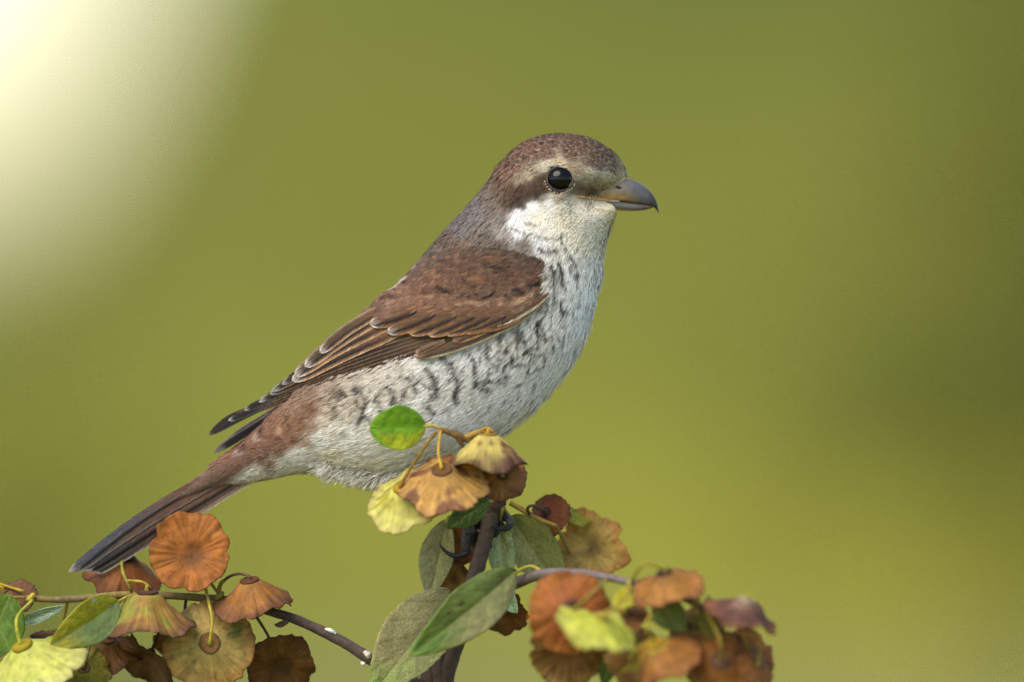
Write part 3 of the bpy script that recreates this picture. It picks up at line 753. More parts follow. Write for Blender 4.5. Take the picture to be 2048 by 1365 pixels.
def z4(*p): return [(600 + a / 3.413, 640 + b / 3.413) for a, b in p]
def z2(*p): return [(700 + a / 3.793, 440 + b / 3.793) for a, b in p]
def z5(*p): return [(100 + a / 3.413, 780 + b / 3.413) for a, b in p]
DKB, DKG = (38, 31, 26), (52, 46, 40)
MARKS = [
    ([(598, 832), (606, 842)], 2.4, (66, 48, 38), 0.7), ([(576, 852), (584, 862)], 2.4, (62, 46, 38), 0.7), ([(616, 812), (626, 820)], 2.2, (70, 52, 42), 0.6), ([(556, 872), (562, 880)], 2.2, (62, 46, 38), 0.7), ([(582, 880), (590, 884)], 2.0, (80, 58, 46), 0.6), ([(526, 892), (532, 898)], 2.2, (60, 46, 40), 0.7), ([(640, 796), (650, 802)], 2.4, (70, 56, 46), 0.6),
    (z4((960, 260), (1040, 310), (1050, 370), (1085, 440), (1060, 500), (1065, 570)), 4.4, DKG, 0.85),
    (z4((1150, 230), (1180, 290), (1205, 350), (1200, 410), (1195, 460), (1270, 490)), 3.4, DKB, 0.9),
    (z4((860, 340), (910, 400), (930, 470), (935, 530)), 4.6, DKG, 0.85), (z4((860, 570), (890, 620), (925, 645)), 3.4, DKG, 0.8),
    (z4((730, 400), (780, 450), (800, 500)), 3.6, DKG, 0.8), (z4((680, 395), (730, 400)), 2.5, DKG, 0.6),
    (z4((1250, 190), (1275, 250), (1300, 290)), 2.2, DKB, 0.75), (z4((1390, 90), (1415, 150), (1420, 220), (1450, 290), (1440, 320), (1510, 320)), 2.3, DKB, 0.85),
    (z4((1290, 340), (1275, 420), (1340, 430), (1405, 440), (1390, 350), (1400, 310)), 1.9, DKB, 0.85),
    (z4((1500, 100), (1530, 160), (1540, 220), (1600, 250), (1660, 250), (1670, 300)), 2.3, DKB, 0.85),
    (z4((1610, 40), (1620, 100), (1650, 120), (1690, 150)), 2.8, DKB, 0.9), (z4((1570, 270), (1550, 370), (1600, 360), (1660, 330), (1700, 310)), 1.6, DKB, 0.8),
    (z4((1720, 150), (1725, 230)), 1.8, DKB, 0.8), (z4((1800, 110), (1795, 190)), 1.7, DKB, 0.75),
    (z4((590, 450), (640, 520), (660, 580)), 4.2, DKG, 0.8), (z4((420, 480), (450, 560), (430, 640), (400, 710)), 4.0, DKG, 0.8), (z4((285, 490), (300, 520)), 4.0, DKB, 0.9), (z4((380, 465), (390, 505)), 4.0, DKB, 0.9),
    (z4((1305, 580), (1285, 625)), 1.7, DKB, 0.8), (z4((1395, 555), (1380, 585)), 1.5, DKB, 0.8), (z4((1490, 470), (1490, 520), (1480, 545)), 1.5, DKB, 0.75), (z4((1605, 430), (1590, 500)), 1.4, DKB, 0.6), (z4((1450, 465), (1505, 440)), 1.7, DKB, 0.7),
    (z4((230, 600), (250, 660), (220, 690)), 2.8, DKG, 0.7), (z4((540, 560), (560, 620)), 3.0, DKG, 0.5), (z4((1420, 620), (1450, 560)), 1.2, DKB, 0.4),
    (z4((1330, 250), (1370, 290), (1350, 330)), 2.0, DKG, 0.6), (z4((1100, 190), (1130, 210)), 2.5, DKG, 0.7), (z4((1480, 60), (1490, 100)), 2.4, DKB, 0.7), (z4((1000, 590), (1020, 640)), 2.0, DKG, 0.5),
    (z2((1580, 330), (1610, 420), (1600, 490), (1640, 545)), 2.2, DKB, 0.85), (z2((1640, 250), (1690, 330), (1720, 400), (1740, 440)), 1.9, DKB, 0.75), (z2((1430, 225), (1500, 255), (1560, 240)), 2.6, DKB, 0.85),
    (z2((1600, 620), (1590, 700)), 2.1, DKB, 0.85), (z2((1690, 690), (1690, 745)), 1.8, DKB, 0.85), (z2((1430, 640), (1440, 700)), 3.0, DKB, 0.7), (z2((1430, 790), (1410, 880), (1490, 920)), 2.6, DKB, 0.7), (z2((1520, 560), (1510, 640)), 2.4, DKB, 0.6), (z2((1530, 350), (1540, 430)), 2.6, DKB, 0.5), (z2((1600, 130), (1610, 200), (1640, 240)), 1.8, DKB, 0.7),
    ([(1022, 460), (1052, 471), (1093, 479), (1118, 478)], 2.2, (110, 100, 92), 0.6), ([(1124, 467), (1124, 491), (1130, 504), (1149, 524), (1155, 557)], 1.7, DKB, 0.6), ([(1083, 504), (1100, 508), (1116, 504)], 2.2, DKB, 0.7),
    ([(1050, 448), (1070, 455)], 2.5, (130, 108, 88), 0.6), ([(1040, 436), (1052, 432)], 2.0, (120, 110, 98), 0.5), ([(1140, 412), (1142, 430)], 1.5, (150, 138, 118), 0.5), ([(1120, 420), (1124, 440)], 1.5, (150, 140, 120), 0.5),
    (z5((1440, 262), (1436, 312)), 3.4, (48, 38, 34), 0.95), (z5((1312, 395), (1330, 405)), 3.2, (44, 36, 34), 0.95), (z5((1615, 180), (1625, 186)), 3.2, (58, 44, 38), 0.8), (z5((1120, 520), (1080, 545)), 2.4, (48, 40, 38), 0.9),
    (z5((1395, 320), (1425, 345)), 4.2, (176, 150, 136), 0.6), (z5((1265, 430), (1300, 440)), 4.2, (190, 170, 160), 0.65), (z5((1560, 260), (1570, 290)), 4.6, (190, 150, 122), 0.7), (z5((1040, 575), (1060, 580)), 3.2, (190, 192, 198), 0.7), (z5((1690, 110), (1700, 120)), 3.6, (180, 150, 130), 0.5),
]
WINGMARKS = [
    (z2((1080, 360), (1150, 385)), 3.4, (40, 34, 32), 0.95), (z2((860, 440), (890, 490), (950, 512)), 2.6, (44, 36, 32), 0.9), (z2((660, 508), (720, 540), (765, 575)), 3.2, (44, 36, 32), 0.95), (z2((820, 592), (862, 575)), 2.4, (44, 36, 32), 0.9), (z2((878, 592), (922, 590)), 2.4, (44, 36, 32), 0.9),
    (z2((960, 565), (990, 600), (1060, 590), (1088, 548)), 2.2, (40, 34, 32), 0.95), (z2((1000, 545), (1050, 550)), 5.0, (124, 100, 84), 0.6), (z2((1240, 530), (1310, 552)), 3.6, (46, 40, 40), 0.95), (z2((1355, 512), (1435, 490)), 2.9, (40, 34, 32), 0.95), (z2((1180, 570), (1205, 602)), 2.2, (44, 36, 32), 0.8), (z2((695, 310), (712, 318)), 2.8, (50, 40, 36), 0.8),
    (z2((295, 578), (345, 592)), 3.2, (48, 40, 38), 0.9), (z2((390, 475), (430, 470)), 2.2, (44, 38, 38), 0.9), (z2((478, 345), (510, 320)), 3.0, (44, 40, 40), 0.9), (z2((640, 185), (670, 200)), 2.4, (56, 48, 44), 0.8), (z2((780, 172), (835, 192)), 2.4, (56, 46, 42), 0.8), (z2((540, 250), (590, 235)), 2.6, (52, 46, 44), 0.8), (z2((300, 530), (420, 440)), 2.0, (190, 186, 184), 0.5), (z2((470, 370), (560, 270)), 2.2, (180, 176, 176), 0.5), (z2((230, 600), (250, 580)), 2.4, (46, 40, 38), 0.8), (z2((170, 680), (200, 690)), 2.6, (46, 38, 36), 0.8),
    (z2((790, 650), (870, 628), (960, 632), (1035, 640)), 2.8, (190, 152, 114), 0.4), (z2((1245, 640), (1300, 612), (1380, 556)), 3.4, (196, 158, 120), 0.5), (z2((640, 570), (600, 590)), 3.4, (160, 130, 104), 0.4), (z2((280, 640), (330, 620)), 3.0, (170, 144, 124), 0.4), (z2((1150, 600), (1130, 640)), 3.0, (190, 150, 110), 0.5), (z2((930, 440), (1000, 450)), 4.5, (150, 98, 62), 0.6), (z2((1050, 300), (1110, 320)), 4.5, (146, 96, 64), 0.5), (z2((1440, 420), (1490, 440)), 3.6, (160, 104, 70), 0.6),
]

def apply_marks(col, x, y, marks, seed=3):
    jx = x + 3.6 * (fbm(x / 9, y / 9, 0, seed) - 0.5) * 2
    jy = y + 3.6 * (fbm(x / 9, y / 9, 7, seed + 1) - 0.5) * 2
    for pl, w, c, a in marks:
        d = segdist(jx, jy, pl)
        k = min(1.0, a * 1.1) * (1 - sstep(w * 0.7, w * 1.55, d)) * (0.65 + 0.6 * vnoise(x / 5, y / 5, 0, seed + 2)).clip(0, 1)
        col = col * (1 - k[..., None]) + lin(c) * k[..., None]
    return col

CROWN = [(1248, 340), (1225, 345), (1190, 342), (1150, 325), (1110, 316), (1080, 325), (1050, 345), (1025, 360), (1000, 385), (970, 372), (985, 330), (1030, 280), (1100, 255), (1200, 270)]
NAPE = [(1000, 380), (1010, 420), (1010, 460), (980, 500), (860, 540), (760, 620), (740, 600), (850, 480), (960, 370)]
SPECK = [((1120, 545), 45, 0.5), ((1075, 445), 32, 0.30), ((1010, 660), 60, 0.45), ((1040, 700), 60, 0.35), ((740, 800), 60, 0.45), ((1130, 520), 24, 0.5), ((1140, 412), 22, 0.25), ((900, 740), 70, 0.3), ((1165, 378), 26, 0.5), ((680, 830), 40, 0.35)]

def body_color(x, y, z):
    wx = x + 6 * (fbm(x / 14, y / 14, z / 14, 51) - 0.5) * 2
    wy = y + 6 * (fbm(x / 14, y / 14, z / 14, 61) - 0.5) * 2
    c = idw(wx, wy, CPA, CPL)
    sp = np.zeros(x.shape)
    for (q, r, a) in SPECK:
        sp = np.maximum(sp, a * np.exp(-(np.hypot(x - q[0], y - q[1]) / r) ** 2 * 1.4))
    n = vnoise(x / 6.0 + y / 14, y / 7.0, z / 9, 71)
    k = sp * sstep(0.58, 0.78, n)
    c = c * (1 - k[..., None]) + lin((96, 84, 72)) * k[..., None]
    # faint wavy cross bars between the strong ones on the flank and breast side
    fl = np.exp(-(segdist(x, y, [(690, 820), (760, 806), (850, 775), (980, 730), (1080, 660), (1120, 580)]) / 52) ** 4)
    ph_ = (x * 0.9 - y * 0.25) / 27 + 2.2 * (fbm(x / 34, y / 34, 0, 211) - 0.5)
    kb = fl * sstep(0.45, 0.9, np.cos(ph_ * 2 * np.pi)) * sstep(0.33, 0.5, fbm(x / 15, y / 15, 0, 212)) * 0.85
    c = c * (1 - kb[..., None]) + lin((74, 65, 56)) * kb[..., None]
    # scaly crown: staggered rows of brown feather centres, black crescents and pale fringes
    rr, ph = np.hypot(x - 1118, y - 425), np.arctan2(425 - y, x - 1118)
    b = rr / 10.5 + 1.3 * (fbm(x / 14, y / 14, 0, 201) - 0.5)
    a = -ph * 150 / 15.0 + 0.5 * (np.floor(b) % 2) + 1.7 * (fbm(x / 12, y / 12, 0, 202) - 0.5)
    fa, fb = a - np.floor(a), b - np.floor(b) - 0.5
    fa = fa + 0.9 * fb ** 2
    mk = 0
    for dx_, dy_ in ((0, 0), (4, 0), (-4, 0), (0, 4), (0, -4)):
        mk = mk + inpoly(x + dx_, y + dy_, CROWN) / 5.0
    mk2 = mk * (0.6 + 0.4 * _h(np.floor(a), np.floor(b), np.floor(a) * 0, 7))
    k = mk2 * np.exp(-((fa - 0.70) / 0.14) ** 2) * 0.95
    c = c * (1 - (mk * 0.5)[..., None] * (1 - sstep(0.3, 0.6, fa))[..., None]) + lin((114, 82, 62)) * (mk * 0.5 * (1 - sstep(0.3, 0.6, fa)))[..., None]
    c = c * (1 - k[..., None]) + lin((36, 32, 33)) * k[..., None]
    k = mk2 * sstep(0.86, 0.96, fa) * 0.6
    c = c * (1 - k[..., None]) + lin((172, 162, 156)) * k[..., None]
    return apply_marks(c, x, y, MARKS)

# ---- body: one continuous surface
bx, by, bz = G[..., 0], G[..., 1], G[..., 2]
bcol = body_color(bx, by, bz)
ke = (1 - sstep(28, 33, np.hypot(bx - EYE[0], by - EYE[1])))[..., None]
bcol = bcol * (1 - ke) + lin((42, 32, 27)) * ke
v = O(G).reshape(-1, 3)
f = [gridfaces(NT, NTH, True)]
capc = O(np.array([G[0].mean(0), G[-1].mean(0)]))
v = np.vstack([v, capc])
j = np.arange(NTH)
f.append(np.stack([np.full(NTH, NT * NTH), (j + 1) % NTH, j], -1))
f.append(np.stack([np.full(NTH, NT * NTH + 1), (NT - 1) * NTH + j, (NT - 1) * NTH + (j + 1) % NTH], -1))
bc = np.vstack([bcol.reshape(-1, 3), bcol[0].mean(0), bcol[-1].mean(0)])
body = link('body', mesh_np('body', v, f, bc), M_SKIN, bird)

# px-space lookup of the near side of the body
tri = [tuple(int(q) for q in a) for a in gridfaces(NT, NTH, True)]
bvh = BVHTree.FromPolygons([tuple(p) for p in G.reshape(-1, 3)], tri)
def near(px, py):
    h = bvh.ray_cast(Vector((px, py, -1000)), Vector((0, 0, 1)))
    return h[0].z if h[0] is not None else None
GX0, GY0, GS, GW, GH = 380, 440, 5, 160, 100
HM = np.full((GH, GW), np.nan)
for iy in range(GH):
    for ix in range(GW):
        q = near(GX0 + ix * GS, GY0 + iy * GS)
        if q is not None:
            HM[iy, ix] = q
def shift(a, dy, dx):
    b = np.full(a.shape, np.nan)
    h, w = a.shape
    b[max(0, dy):h + min(0, dy), max(0, dx):w + min(0, dx)] = a[max(0, -dy):h + min(0, -dy), max(0, -dx):w + min(0, -dx)]
    return b
while np.isnan(HM).any():
    st_ = np.stack([shift(HM, a, b) for a in (-1, 0, 1) for b in (-1, 0, 1) if a or b])
    cnt = (~np.isnan(st_)).sum(0)
    av = np.where(cnt > 0, np.nansum(st_, 0) / np.maximum(cnt, 1), np.nan)
    HM = np.where(np.isnan(HM), av, HM)
def blur(a, n):
    for _ in range(n):
        p = np.pad(a, 1, mode='edge')
        a = (p[:-2, 1:-1] + p[2:, 1:-1] + p[1:-1, :-2] + p[1:-1, 2:] + 2 * p[1:-1, 1:-1]) / 6
    return a
HB = np.minimum(HM, blur(HM, 40))
HB = blur(HB, 10)
def Hs(px, py):
    fx = np.clip((np.asarray(px, float) - GX0) / GS, 0, GW - 1.001)
    fy = np.clip((np.asarray(py, float) - GY0) / GS, 0, GH - 1.001)
    ix, iy = fx.astype(int), fy.astype(int)
    a, b = fx - ix, fy - iy
    return (HB[iy, ix] * (1 - a) + HB[iy, ix + 1] * a) * (1 - b) + (HB[iy + 1, ix] * (1 - a) + HB[iy + 1, ix + 1] * a) * b

# ---- plumage: contour feathers made of separate barbs
def barbs_from(B, D, Nn, L, W, nb, rad, lift, colfun, local=None, width=1.5, seed=1, jitter=0.10, dark=0.16, spread=28.0, lenf=1.0, fjit=0.8):
    """B,D,Nn (n,3) px space; L,W (n); returns verts, cols of tapered barbs in px space"""
    r = np.random.default_rng(seed)
    n = len(B)
    rep = np.repeat(np.arange(n), nb)
    m = len(rep)
    s = r.uniform(0.0, 1.0, m) ** 0.8
    sg = np.where(r.uniform(size=m) < 0.5, -1.0, 1.0)
    al = np.radians(spread * (1 - 0.7 * s) * r.uniform(0.5, 1.15, m))
    B_, D_, N_, L_, W_ = B[rep], D[rep], Nn[rep], L[rep], W[rep]
    T_ = np.cross(D_, N_)
    l = lenf * L_ * (0.62 - 0.22 * s) * r.uniform(0.75, 1.2, m)
    d = unit(D_ * np.cos(al)[:, None] + T_ * (sg * np.sin(al))[:, None] + 0.06 * r.normal(size=(m, 3)))
    d = unit(d - N_ * (np.sum(d * N_, -1) - 0.02)[:, None])
    def hgt(q):       # height over the tangent plane after a run of q px
        return lift * np.sqrt(np.clip(q / L_, 0, 2)) - q ** 2 / (2 * rad)
    p0 = B_ + D_ * (s * L_)[:, None] + T_ * (sg * W_ * 0.08 * r.uniform(0, 1, m))[:, None]
    q0, q1, q2 = s * L_, s * L_ + l * 0.55, s * L_ + l
    hj = r.uniform(0.2, 1.0, m)
    a0 = p0 + N_ * (hgt(q0) * 1 + hj - 0.6)[:, None]
    a1 = p0 + d * (l * 0.55)[:, None] + N_ * (hgt(q1) + hj)[:, None]
    a2 = p0 + d * l[:, None] + D_ * (l * 0.08)[:, None] + N_ * (hgt(q2) + hj * 0.8)[:, None]
    sd = unit(np.cross(d, N_) + 0.16 * r.normal(size=(m, 1)) * N_)
    w = width * r.uniform(0.7, 1.25, m)[:, None]
    V = np.stack([a0 - sd * w * 0.5, a0 + sd * w * 0.5, a1 + sd * w * 0.42, a1 - sd * w * 0.42, a2], 1)
    am = a0 * 0.4 + a1 * 0.6
    col3 = []
    st0 = r.bit_generator.state
    for pm, qq in ((am, q0 * 0.4 + q1 * 0.6), (a1 * 0.45 + a2 * 0.55, q1 * 0.45 + q2 * 0.55)):
        c = colfun(pm[:, 0], pm[:, 1], pm[:, 2])
        if local is not None:
            r.bit_generator.state = st0
            c = local(c, B_, D_, np.clip(qq / (L_ * 1.5), 0, 1), rep, r)
        lum = c.mean(1, keepdims=True)
        brown = 1 - sstep(0.10, 0.35, lum)
        col3.append((c * (1 - 0.08 * brown) + lum * 0.08 * brown) * (1 - 0.06 * brown))
    fj = 1 + jitter * fjit * r.normal(size=n)[rep]
    bj = 1 + jitter * r.normal(size=m)
    dk = np.where(r.uniform(size=m) < dark, r.uniform(0.5, 0.8, m), 1.0)
    g_ = (fj * bj * dk)[:, None]
    cr_, ct_ = col3[0] * g_, col3[1] * g_
    C = np.stack([cr_ * 0.92, cr_ * 0.92, (cr_ + ct_) / 2, (cr_ + ct_) / 2, ct_], 1)
    return V, C

def barb_object(name, parts, parent):
    V = np.concatenate([p[0] for p in parts])
    C = np.concatenate([p[1] for p in parts])
    n = len(V)
    i = np.arange(n)[:, None] * 5
    me = mesh_np(name, O(V).reshape(-1, 3), [i + np.array([[0, 1, 2, 3]]), i + np.array([[3, 2, 4]])], C.reshape(-1, 3))
    return link(name, me, M_PLUME, parent, 'stuff')

dT = np.gradient(G, axis=0)
dH = (np.roll(G, -1, 1) - np.roll(G, 1, 1)) / 2
NB = unit(np.cross(dT, dH))
if np.sum(NB[NT // 2, NTH // 4] * np.array([0, 0, -1])) < 0:
    NB = -NB
AREA = np.linalg.norm(np.cross(dT, dH), axis=-1)
TD = unit(dT)

def sample_body(n, weight, seed):
    r = np.random.default_rng(seed)
    w = (AREA * weight).ravel()
    idx = r.choice(len(w), n, p=w / w.sum())
    ti, hi = np.unravel_index(idx, AREA.shape)
    ti2 = np.clip(ti + r.uniform(-0.5, 0.5, n), 0, NT - 1.001)
    hi2 = hi + r.uniform(-0.5, 0.5, n)
    i0 = ti2.astype(int)
    a = (ti2 - i0)[:, None]
    h0 = np.floor(hi2).astype(int)
    b = (hi2 - h0)[:, None]
    h1, h0 = (h0 + 1) % NTH, h0 % NTH
    def bl(M):
        return (M[i0, h0] * (1 - b) + M[i0, h1] * b) * (1 - a) + (M[i0 + 1, h0] * (1 - b) + M[i0 + 1, h1] * b) * a
    return bl(G), unit(bl(TD)), unit(bl(NB))

WING_IN = [(1078, 560), (1074, 586), (1034, 610), (966, 646), (886, 674), (780, 702), (660, 740), (580, 784), (590, 765), (690, 672), (745, 632), (800, 592), (870, 540), (960, 515), (1050, 520)]
hidden = inpoly(bx, by, WING_IN)
eyed = np.hypot((bx - EYE[0]) / 31, (by - EYE[1]) / 29) < 1
bill = inpoly(bx, by, [(1140, 391), (1200, 386), (1236, 366), (1262, 352), (1290, 360), (1290, 425), (1236, 421), (1190, 417), (1180, 402)])
head = sstep(1000, 1060, bx) * (1 - sstep(440, 500, by))
okw = (~hidden & ~eyed & ~bill).astype(float)

def crown_local(c, B_, D_, q, rep, r):
    x, y = B_[:, 0], B_[:, 1]
    ic = inpoly(x, y, CROWN).astype(float)
    inn = inpoly(x, y, NAPE).astype(float) * 0.55
    k = inn * 0.9
    typ = r.uniform(size=rep.max() + 1)[rep]
    blackb = np.exp(-((q - 0.66) / 0.10) ** 2) * k * (0.35 + 0.5 * (typ > 0.45))
    tip = sstep(0.82, 0.96, q) * k * 0.55
    warm = 0 * ic
    c = c * (1 - warm[:, None]) + lin((138, 90, 62)) * warm[:, None]
    c = c * (1 - blackb[:, None]) + lin((40, 34, 34)) * blackb[:, None]
    c = c * (1 - tip[:, None]) + lin((158, 148, 142)) * tip[:, None]
    return c

parts = []
# small head feathers
B, D, Nn = sample_body(17000, okw * head, 1)
n = len(B)
L = 11 + 5 * np.random.default_rng(2).uniform(size=n)
parts.append(barbs_from(B, D, Nn, L, L * 0.8, 7, 140.0, 2.8, body_color, crown_local, 1.5, 11, 0.13, 0.18, 16, 1.0, 0.3))
# body feathers
B, D, Nn = sample_body(28000, okw * (1 - head), 3)
n = len(B)
rl = np.random.default_rng(4).uniform(size=n)
D = unit(D + 0.30 * (fbm(B[:, 0] / 26, B[:, 1] / 26, B[:, 2] / 26, 301) - 0.5)[:, None] * 2 * np.cross(D, Nn))
L = (13 + 7 * rl) * (0.75 + 0.25 * sstep(480, 640, B[:, 1]))
parts.append(barbs_from(B, D, Nn, L, L * 0.8, 6, 240.0, 3.4, body_color, crown_local, 1.7, 12, 0.13, 0.14, 13, 1.75, 0.5))
# long pale barbs lying over the rest in loose locks
wl = okw * (1 - head) * (sstep(0.12, 0.3, bcol.mean(-1)))
B, D, Nn = sample_body(1500, wl, 35)
rl = np.random.default_rng(36).uniform(size=len(B))
D = unit(D + 0.22 * (rl - 0.5)[:, None] * np.cross(D, Nn))
L = 20 + 14 * rl
parts.append(barbs_from(B, D, Nn, L, L * 0.5, 12, 260.0, 5.0, body_color, None, 1.5, 37, 0.12, 0.12, 11, 1.6, 0.5))
# loose tufts of the throat, breast and vent outline
wt = okw * ((sstep(880, 930, by) * (1 - sstep(830, 860, bx)) * sstep(630, 650, bx)) * 3.0 + 0.35 * (np.abs(np.cos(th))[None] > 0.9) * (np.cos(th)[None] < 0) * (bx > 1000))
B, D, Nn = sample_body(800, wt, 5)
L = 24 + 14 * np.random.default_rng(6).uniform(size=len(B))
D = unit(D + 0.16 * Nn)
parts.append(barbs_from(B, D, Nn, L, L * 0.7, 22, 400.0, 5.0, body_color, None, 1.35, 13, 0.08, 0.12, 26))
# thigh and vent tuft hanging below the belly
r = np.random.default_rng(8)
n = 900
tx = r.uniform(648, 860, n)
ty = 926 + 26 * np.sin((tx - 640) / 130 * 1.6).clip(-1, 1) + r.uniform(-18, 5, n)
B = np.stack([tx, ty, r.uniform(-75, 40, n)], -1)
D = unit(np.stack([-0.78 + 0.2 * r.normal(size=n), 0.5 + 0.3 * r.normal(size=n), 0.25 * r.normal(size=n)], -1))
Nn = unit(np.stack([-0.1 * np.ones(n), 0.25 * np.ones(n), -np.ones(n)], -1))
Nn = unit(Nn - D * np.sum(Nn * D, -1)[:, None])
L = r.uniform(16, 32, n)
parts.append(barbs_from(B, D, Nn, L, L * 0.6, 8, 600.0, 3.0, lambda x, y, z: np.repeat(lin((216, 211, 198))[None], len(x), 0) * 0.92, None, 1.2, 14, 0.14, 0.3, 20, 1.2))
barb_object('plumage', parts, body)

# ---- wing
def feather_mesh(name, cl, width, off, colf, sink=0.0, nu=46, nv=15, tipp=0.55, camber=2.0, rootw=0.55, yfun=None, seed=0, bow=0.0):
    """cl: centre line px (root to tip); width px; off: how far it stands out from the sheet"""
    c = crom(np.asarray(cl, float), nu)
    t = unit(np.gradient(c, axis=0))
    nrm = np.stack([-t[:, 1], t[:, 0]], -1)          # v > 0 lies on the upper (back) side when pointing left
    u = np.linspace(0, 1, nu)
    v = np.linspace(-1, 1, nv)
    U, V = np.meshgrid(u, v, indexing='ij')
    w = width / 2 * (rootw + (1 - rootw) * sstep(0, 0.35, U)) * np.sqrt(np.clip(1 - np.clip((U - (1 - tipp * 0.45)) / (tipp * 0.45), 0, 1) ** 2.2, 0, 1))
    w = w * (1 + 0.05 * (fbm(U * 10, V * 0 + seed, 0, seed) - 0.5))
    x = c[:, None, 0] + nrm[:, None, 0] * V * w
    y = c[:, None, 1] + nrm[:, None, 1] * V * w
    z = (yfun or Hs)(x, y) - off * (1 - sink * (1 - sstep(0.05, 0.5, U))) - 0.6 * camber * (1 - V ** 2) + 0.5 * (fbm(U * 12, V * 3, 0, seed + 1) - 0.5)
    col = colf(U, V, w)
    col = col * (1 + 0.16 * (fbm(U * 16 - np.abs(V) * 3, V * 2.0, 0, seed + 2) - 0.5)[..., None] * 2)
    vt = np.stack([x, y, z], -1)
    L = width * 3.0
    uv = np.stack([U * (np.linalg.norm(np.diff(c, axis=0), axis=1).sum() / 26.0) - np.abs(V) * 0.45, V * 0.15], -1)
    # separate barbs over the vane: they run out and back from the shaft and fray the edge
    r = np.random.default_rng(seed + 77)
    Lc = np.linalg.norm(np.diff(c, axis=0), axis=1).sum()
    nb = int(Lc * 2.6)
    u0 = r.uniform(-0.05, 0.97, nb)
    sg = np.where(r.uniform(size=nb) < 0.5, -1.0, 1.0)
    slope = width / Lc * r.uniform(0.9, 1.5, nb)
    ks = np.array([0.02, 0.5, 1.0])
    va = sg[:, None] * ks[None] * r.uniform(0.85, 1.06, nb)[:, None]
    ua = np.clip(u0[:, None] + slope[:, None] * ks[None] ** 0.8, 0, 0.995)
    fu, fv = ua * (nu - 1), np.clip((np.clip(va, -1, 1) + 1) / 2 * (nv - 1), 0, nv - 1.001)
    fu = np.clip(fu, 0, nu - 1.001)
    iu, iv = fu.astype(int), fv.astype(int)
    a_, b_ = (fu - iu)[..., None], (fv - iv)[..., None]
    def bil(M):
        return (M[iu, iv] * (1 - b_) + M[iu, iv + 1] * b_) * (1 - a_) + (M[iu + 1, iv] * (1 - b_) + M[iu + 1, iv + 1] * b_) * a_
    pp, pc = bil(vt), bil(col)
    over = np.clip(np.abs(va) - 1, 0, 1)[..., None]
    pp = pp + (pp - pp[:, :1]) * over
    pp[..., 2] -= np.array([0.3, 0.9, 0.5])[None] * r.uniform(0.5, 1.4, (nb, 1))
    dd = unit(np.gradient(pp, axis=1))
    sd = unit(np.cross(dd, np.array([0, 0, -1.0])))
    ww = np.array([0.5, 0.55, 0.12])[None, :, None] * r.uniform(0.8, 1.5, (nb, 1, 1))
    bv = np.stack([pp - sd * ww, pp + sd * ww], 2).reshape(-1, 3)
    bcx = np.repeat((pc * r.uniform(0.72, 1.28, (nb, 1, 1)))[:, :, None], 2, 2).reshape(-1, 3)
    o0 = nu * nv + np.arange(nb)[:, None] * 6
    bf = np.concatenate([o0 + np.array([[0, 1, 3, 2]]), o0 + np.array([[2, 3, 5, 4]])])
    allv = np.vstack([vt.reshape(-1, 3), bv])
    allc = np.vstack([col.reshape(-1, 3), bcx])
    alluv = np.vstack([uv.reshape(-1, 2), np.zeros((len(bv), 2))])
    me = mesh_np(name, O(allv), [gridfaces(nu, nv), bf], allc, alluv)
    return me, c

def feather(name, cl, width, off, colf, parent, shaft=(60, 46, 38), **k):
    me, c = feather_mesh(name, cl, width, off, colf, **k)
    o = link(name, me, M_FEATHER, parent)
    return o

def vane(center, low, high, tip=None, line=None, lw=0.62, le=0.80, tips=0.93, base=None, hw=0.82, sub=None, subw=0.10):
    """colours across a feather: dark inner line just inside a pale lower fringe"""
    c0, cl_, ch = lin(center) * 1.12, lin(low), lin(high)
    def f(U, V, w):
        n = 0.10 * (fbm(U * 9, V * 3, 0, 17) - 0.5)
        col = np.repeat(np.repeat(c0[None, None], U.shape[0], 0), U.shape[1], 1)
        if base is not None:
            k = (1 - sstep(0.15, 0.6, U))[..., None]
            col = col * (1 - k) + lin(base) * k
        if line is not None:
            k = (sstep(lw - 0.22, lw - 0.04, -V + n) * sstep(0.12, 0.45, U))[..., None]
            col = col * (1 - k) + lin(line) * k
        k = sstep(le - 0.08, le + 0.05, -V + n)[..., None]
        col = col * (1 - k) + cl_ * k
        k = sstep(hw - 0.1, hw + 0.08, V + n)[..., None]
        col = col * (1 - k) + ch * k
        if sub is not None:
            q_ = U + 0.10 * V * V + n * 0.5
            k = (np.exp(-((q_ - tips + subw * 1.1) / subw) ** 2) * 0.9)[..., None]
            col = col * (1 - k) + lin(sub) * k
        if tip is not None:
            k = sstep(tips - 0.03, tips + 0.02, U + n * 0.3 + 0.05 * V * V)[..., None]
            col = col * (1 - k) + lin(tip) * k
        return col
    return f

# sheet the flight feathers lie on
SH = [(1096, 556), (1094, 594), (1052, 632), (982, 671), (900, 700), (795, 730), (664, 769), (570, 806), (540, 806), (560, 785), (600, 742), (690, 655), (745, 616), (800, 573), (870, 518), (960, 498), (1050, 506)]
gx_, gy2 = np.meshgrid(np.arange(535, 1102, 6.0), np.arange(494, 812, 6.0), indexing='ij')
ins = inpoly(gx_, gy2, SH)
sheet = np.stack([gx_, gy2, Hs(gx_, gy2) - 3.0], -1)
sf = gridfaces(*gx_.shape)
sf = sf[ins.ravel()[sf].all(1)]
used, inv_ = np.unique(sf, return_inverse=True)
sv = O(sheet).reshape(-1, 3)[used]
scol = np.repeat(lin((92, 66, 50))[None], len(sv), 0)
wing = link('wing', mesh_np('wing', sv, [inv_.reshape(sf.shape)], scol), M_FEATHER, bird)
wing.modifiers.new('thickness', 'SOLIDIFY').thickness = 0.0004

DBRN, EDG = (78, 62, 50), (172, 128, 84)
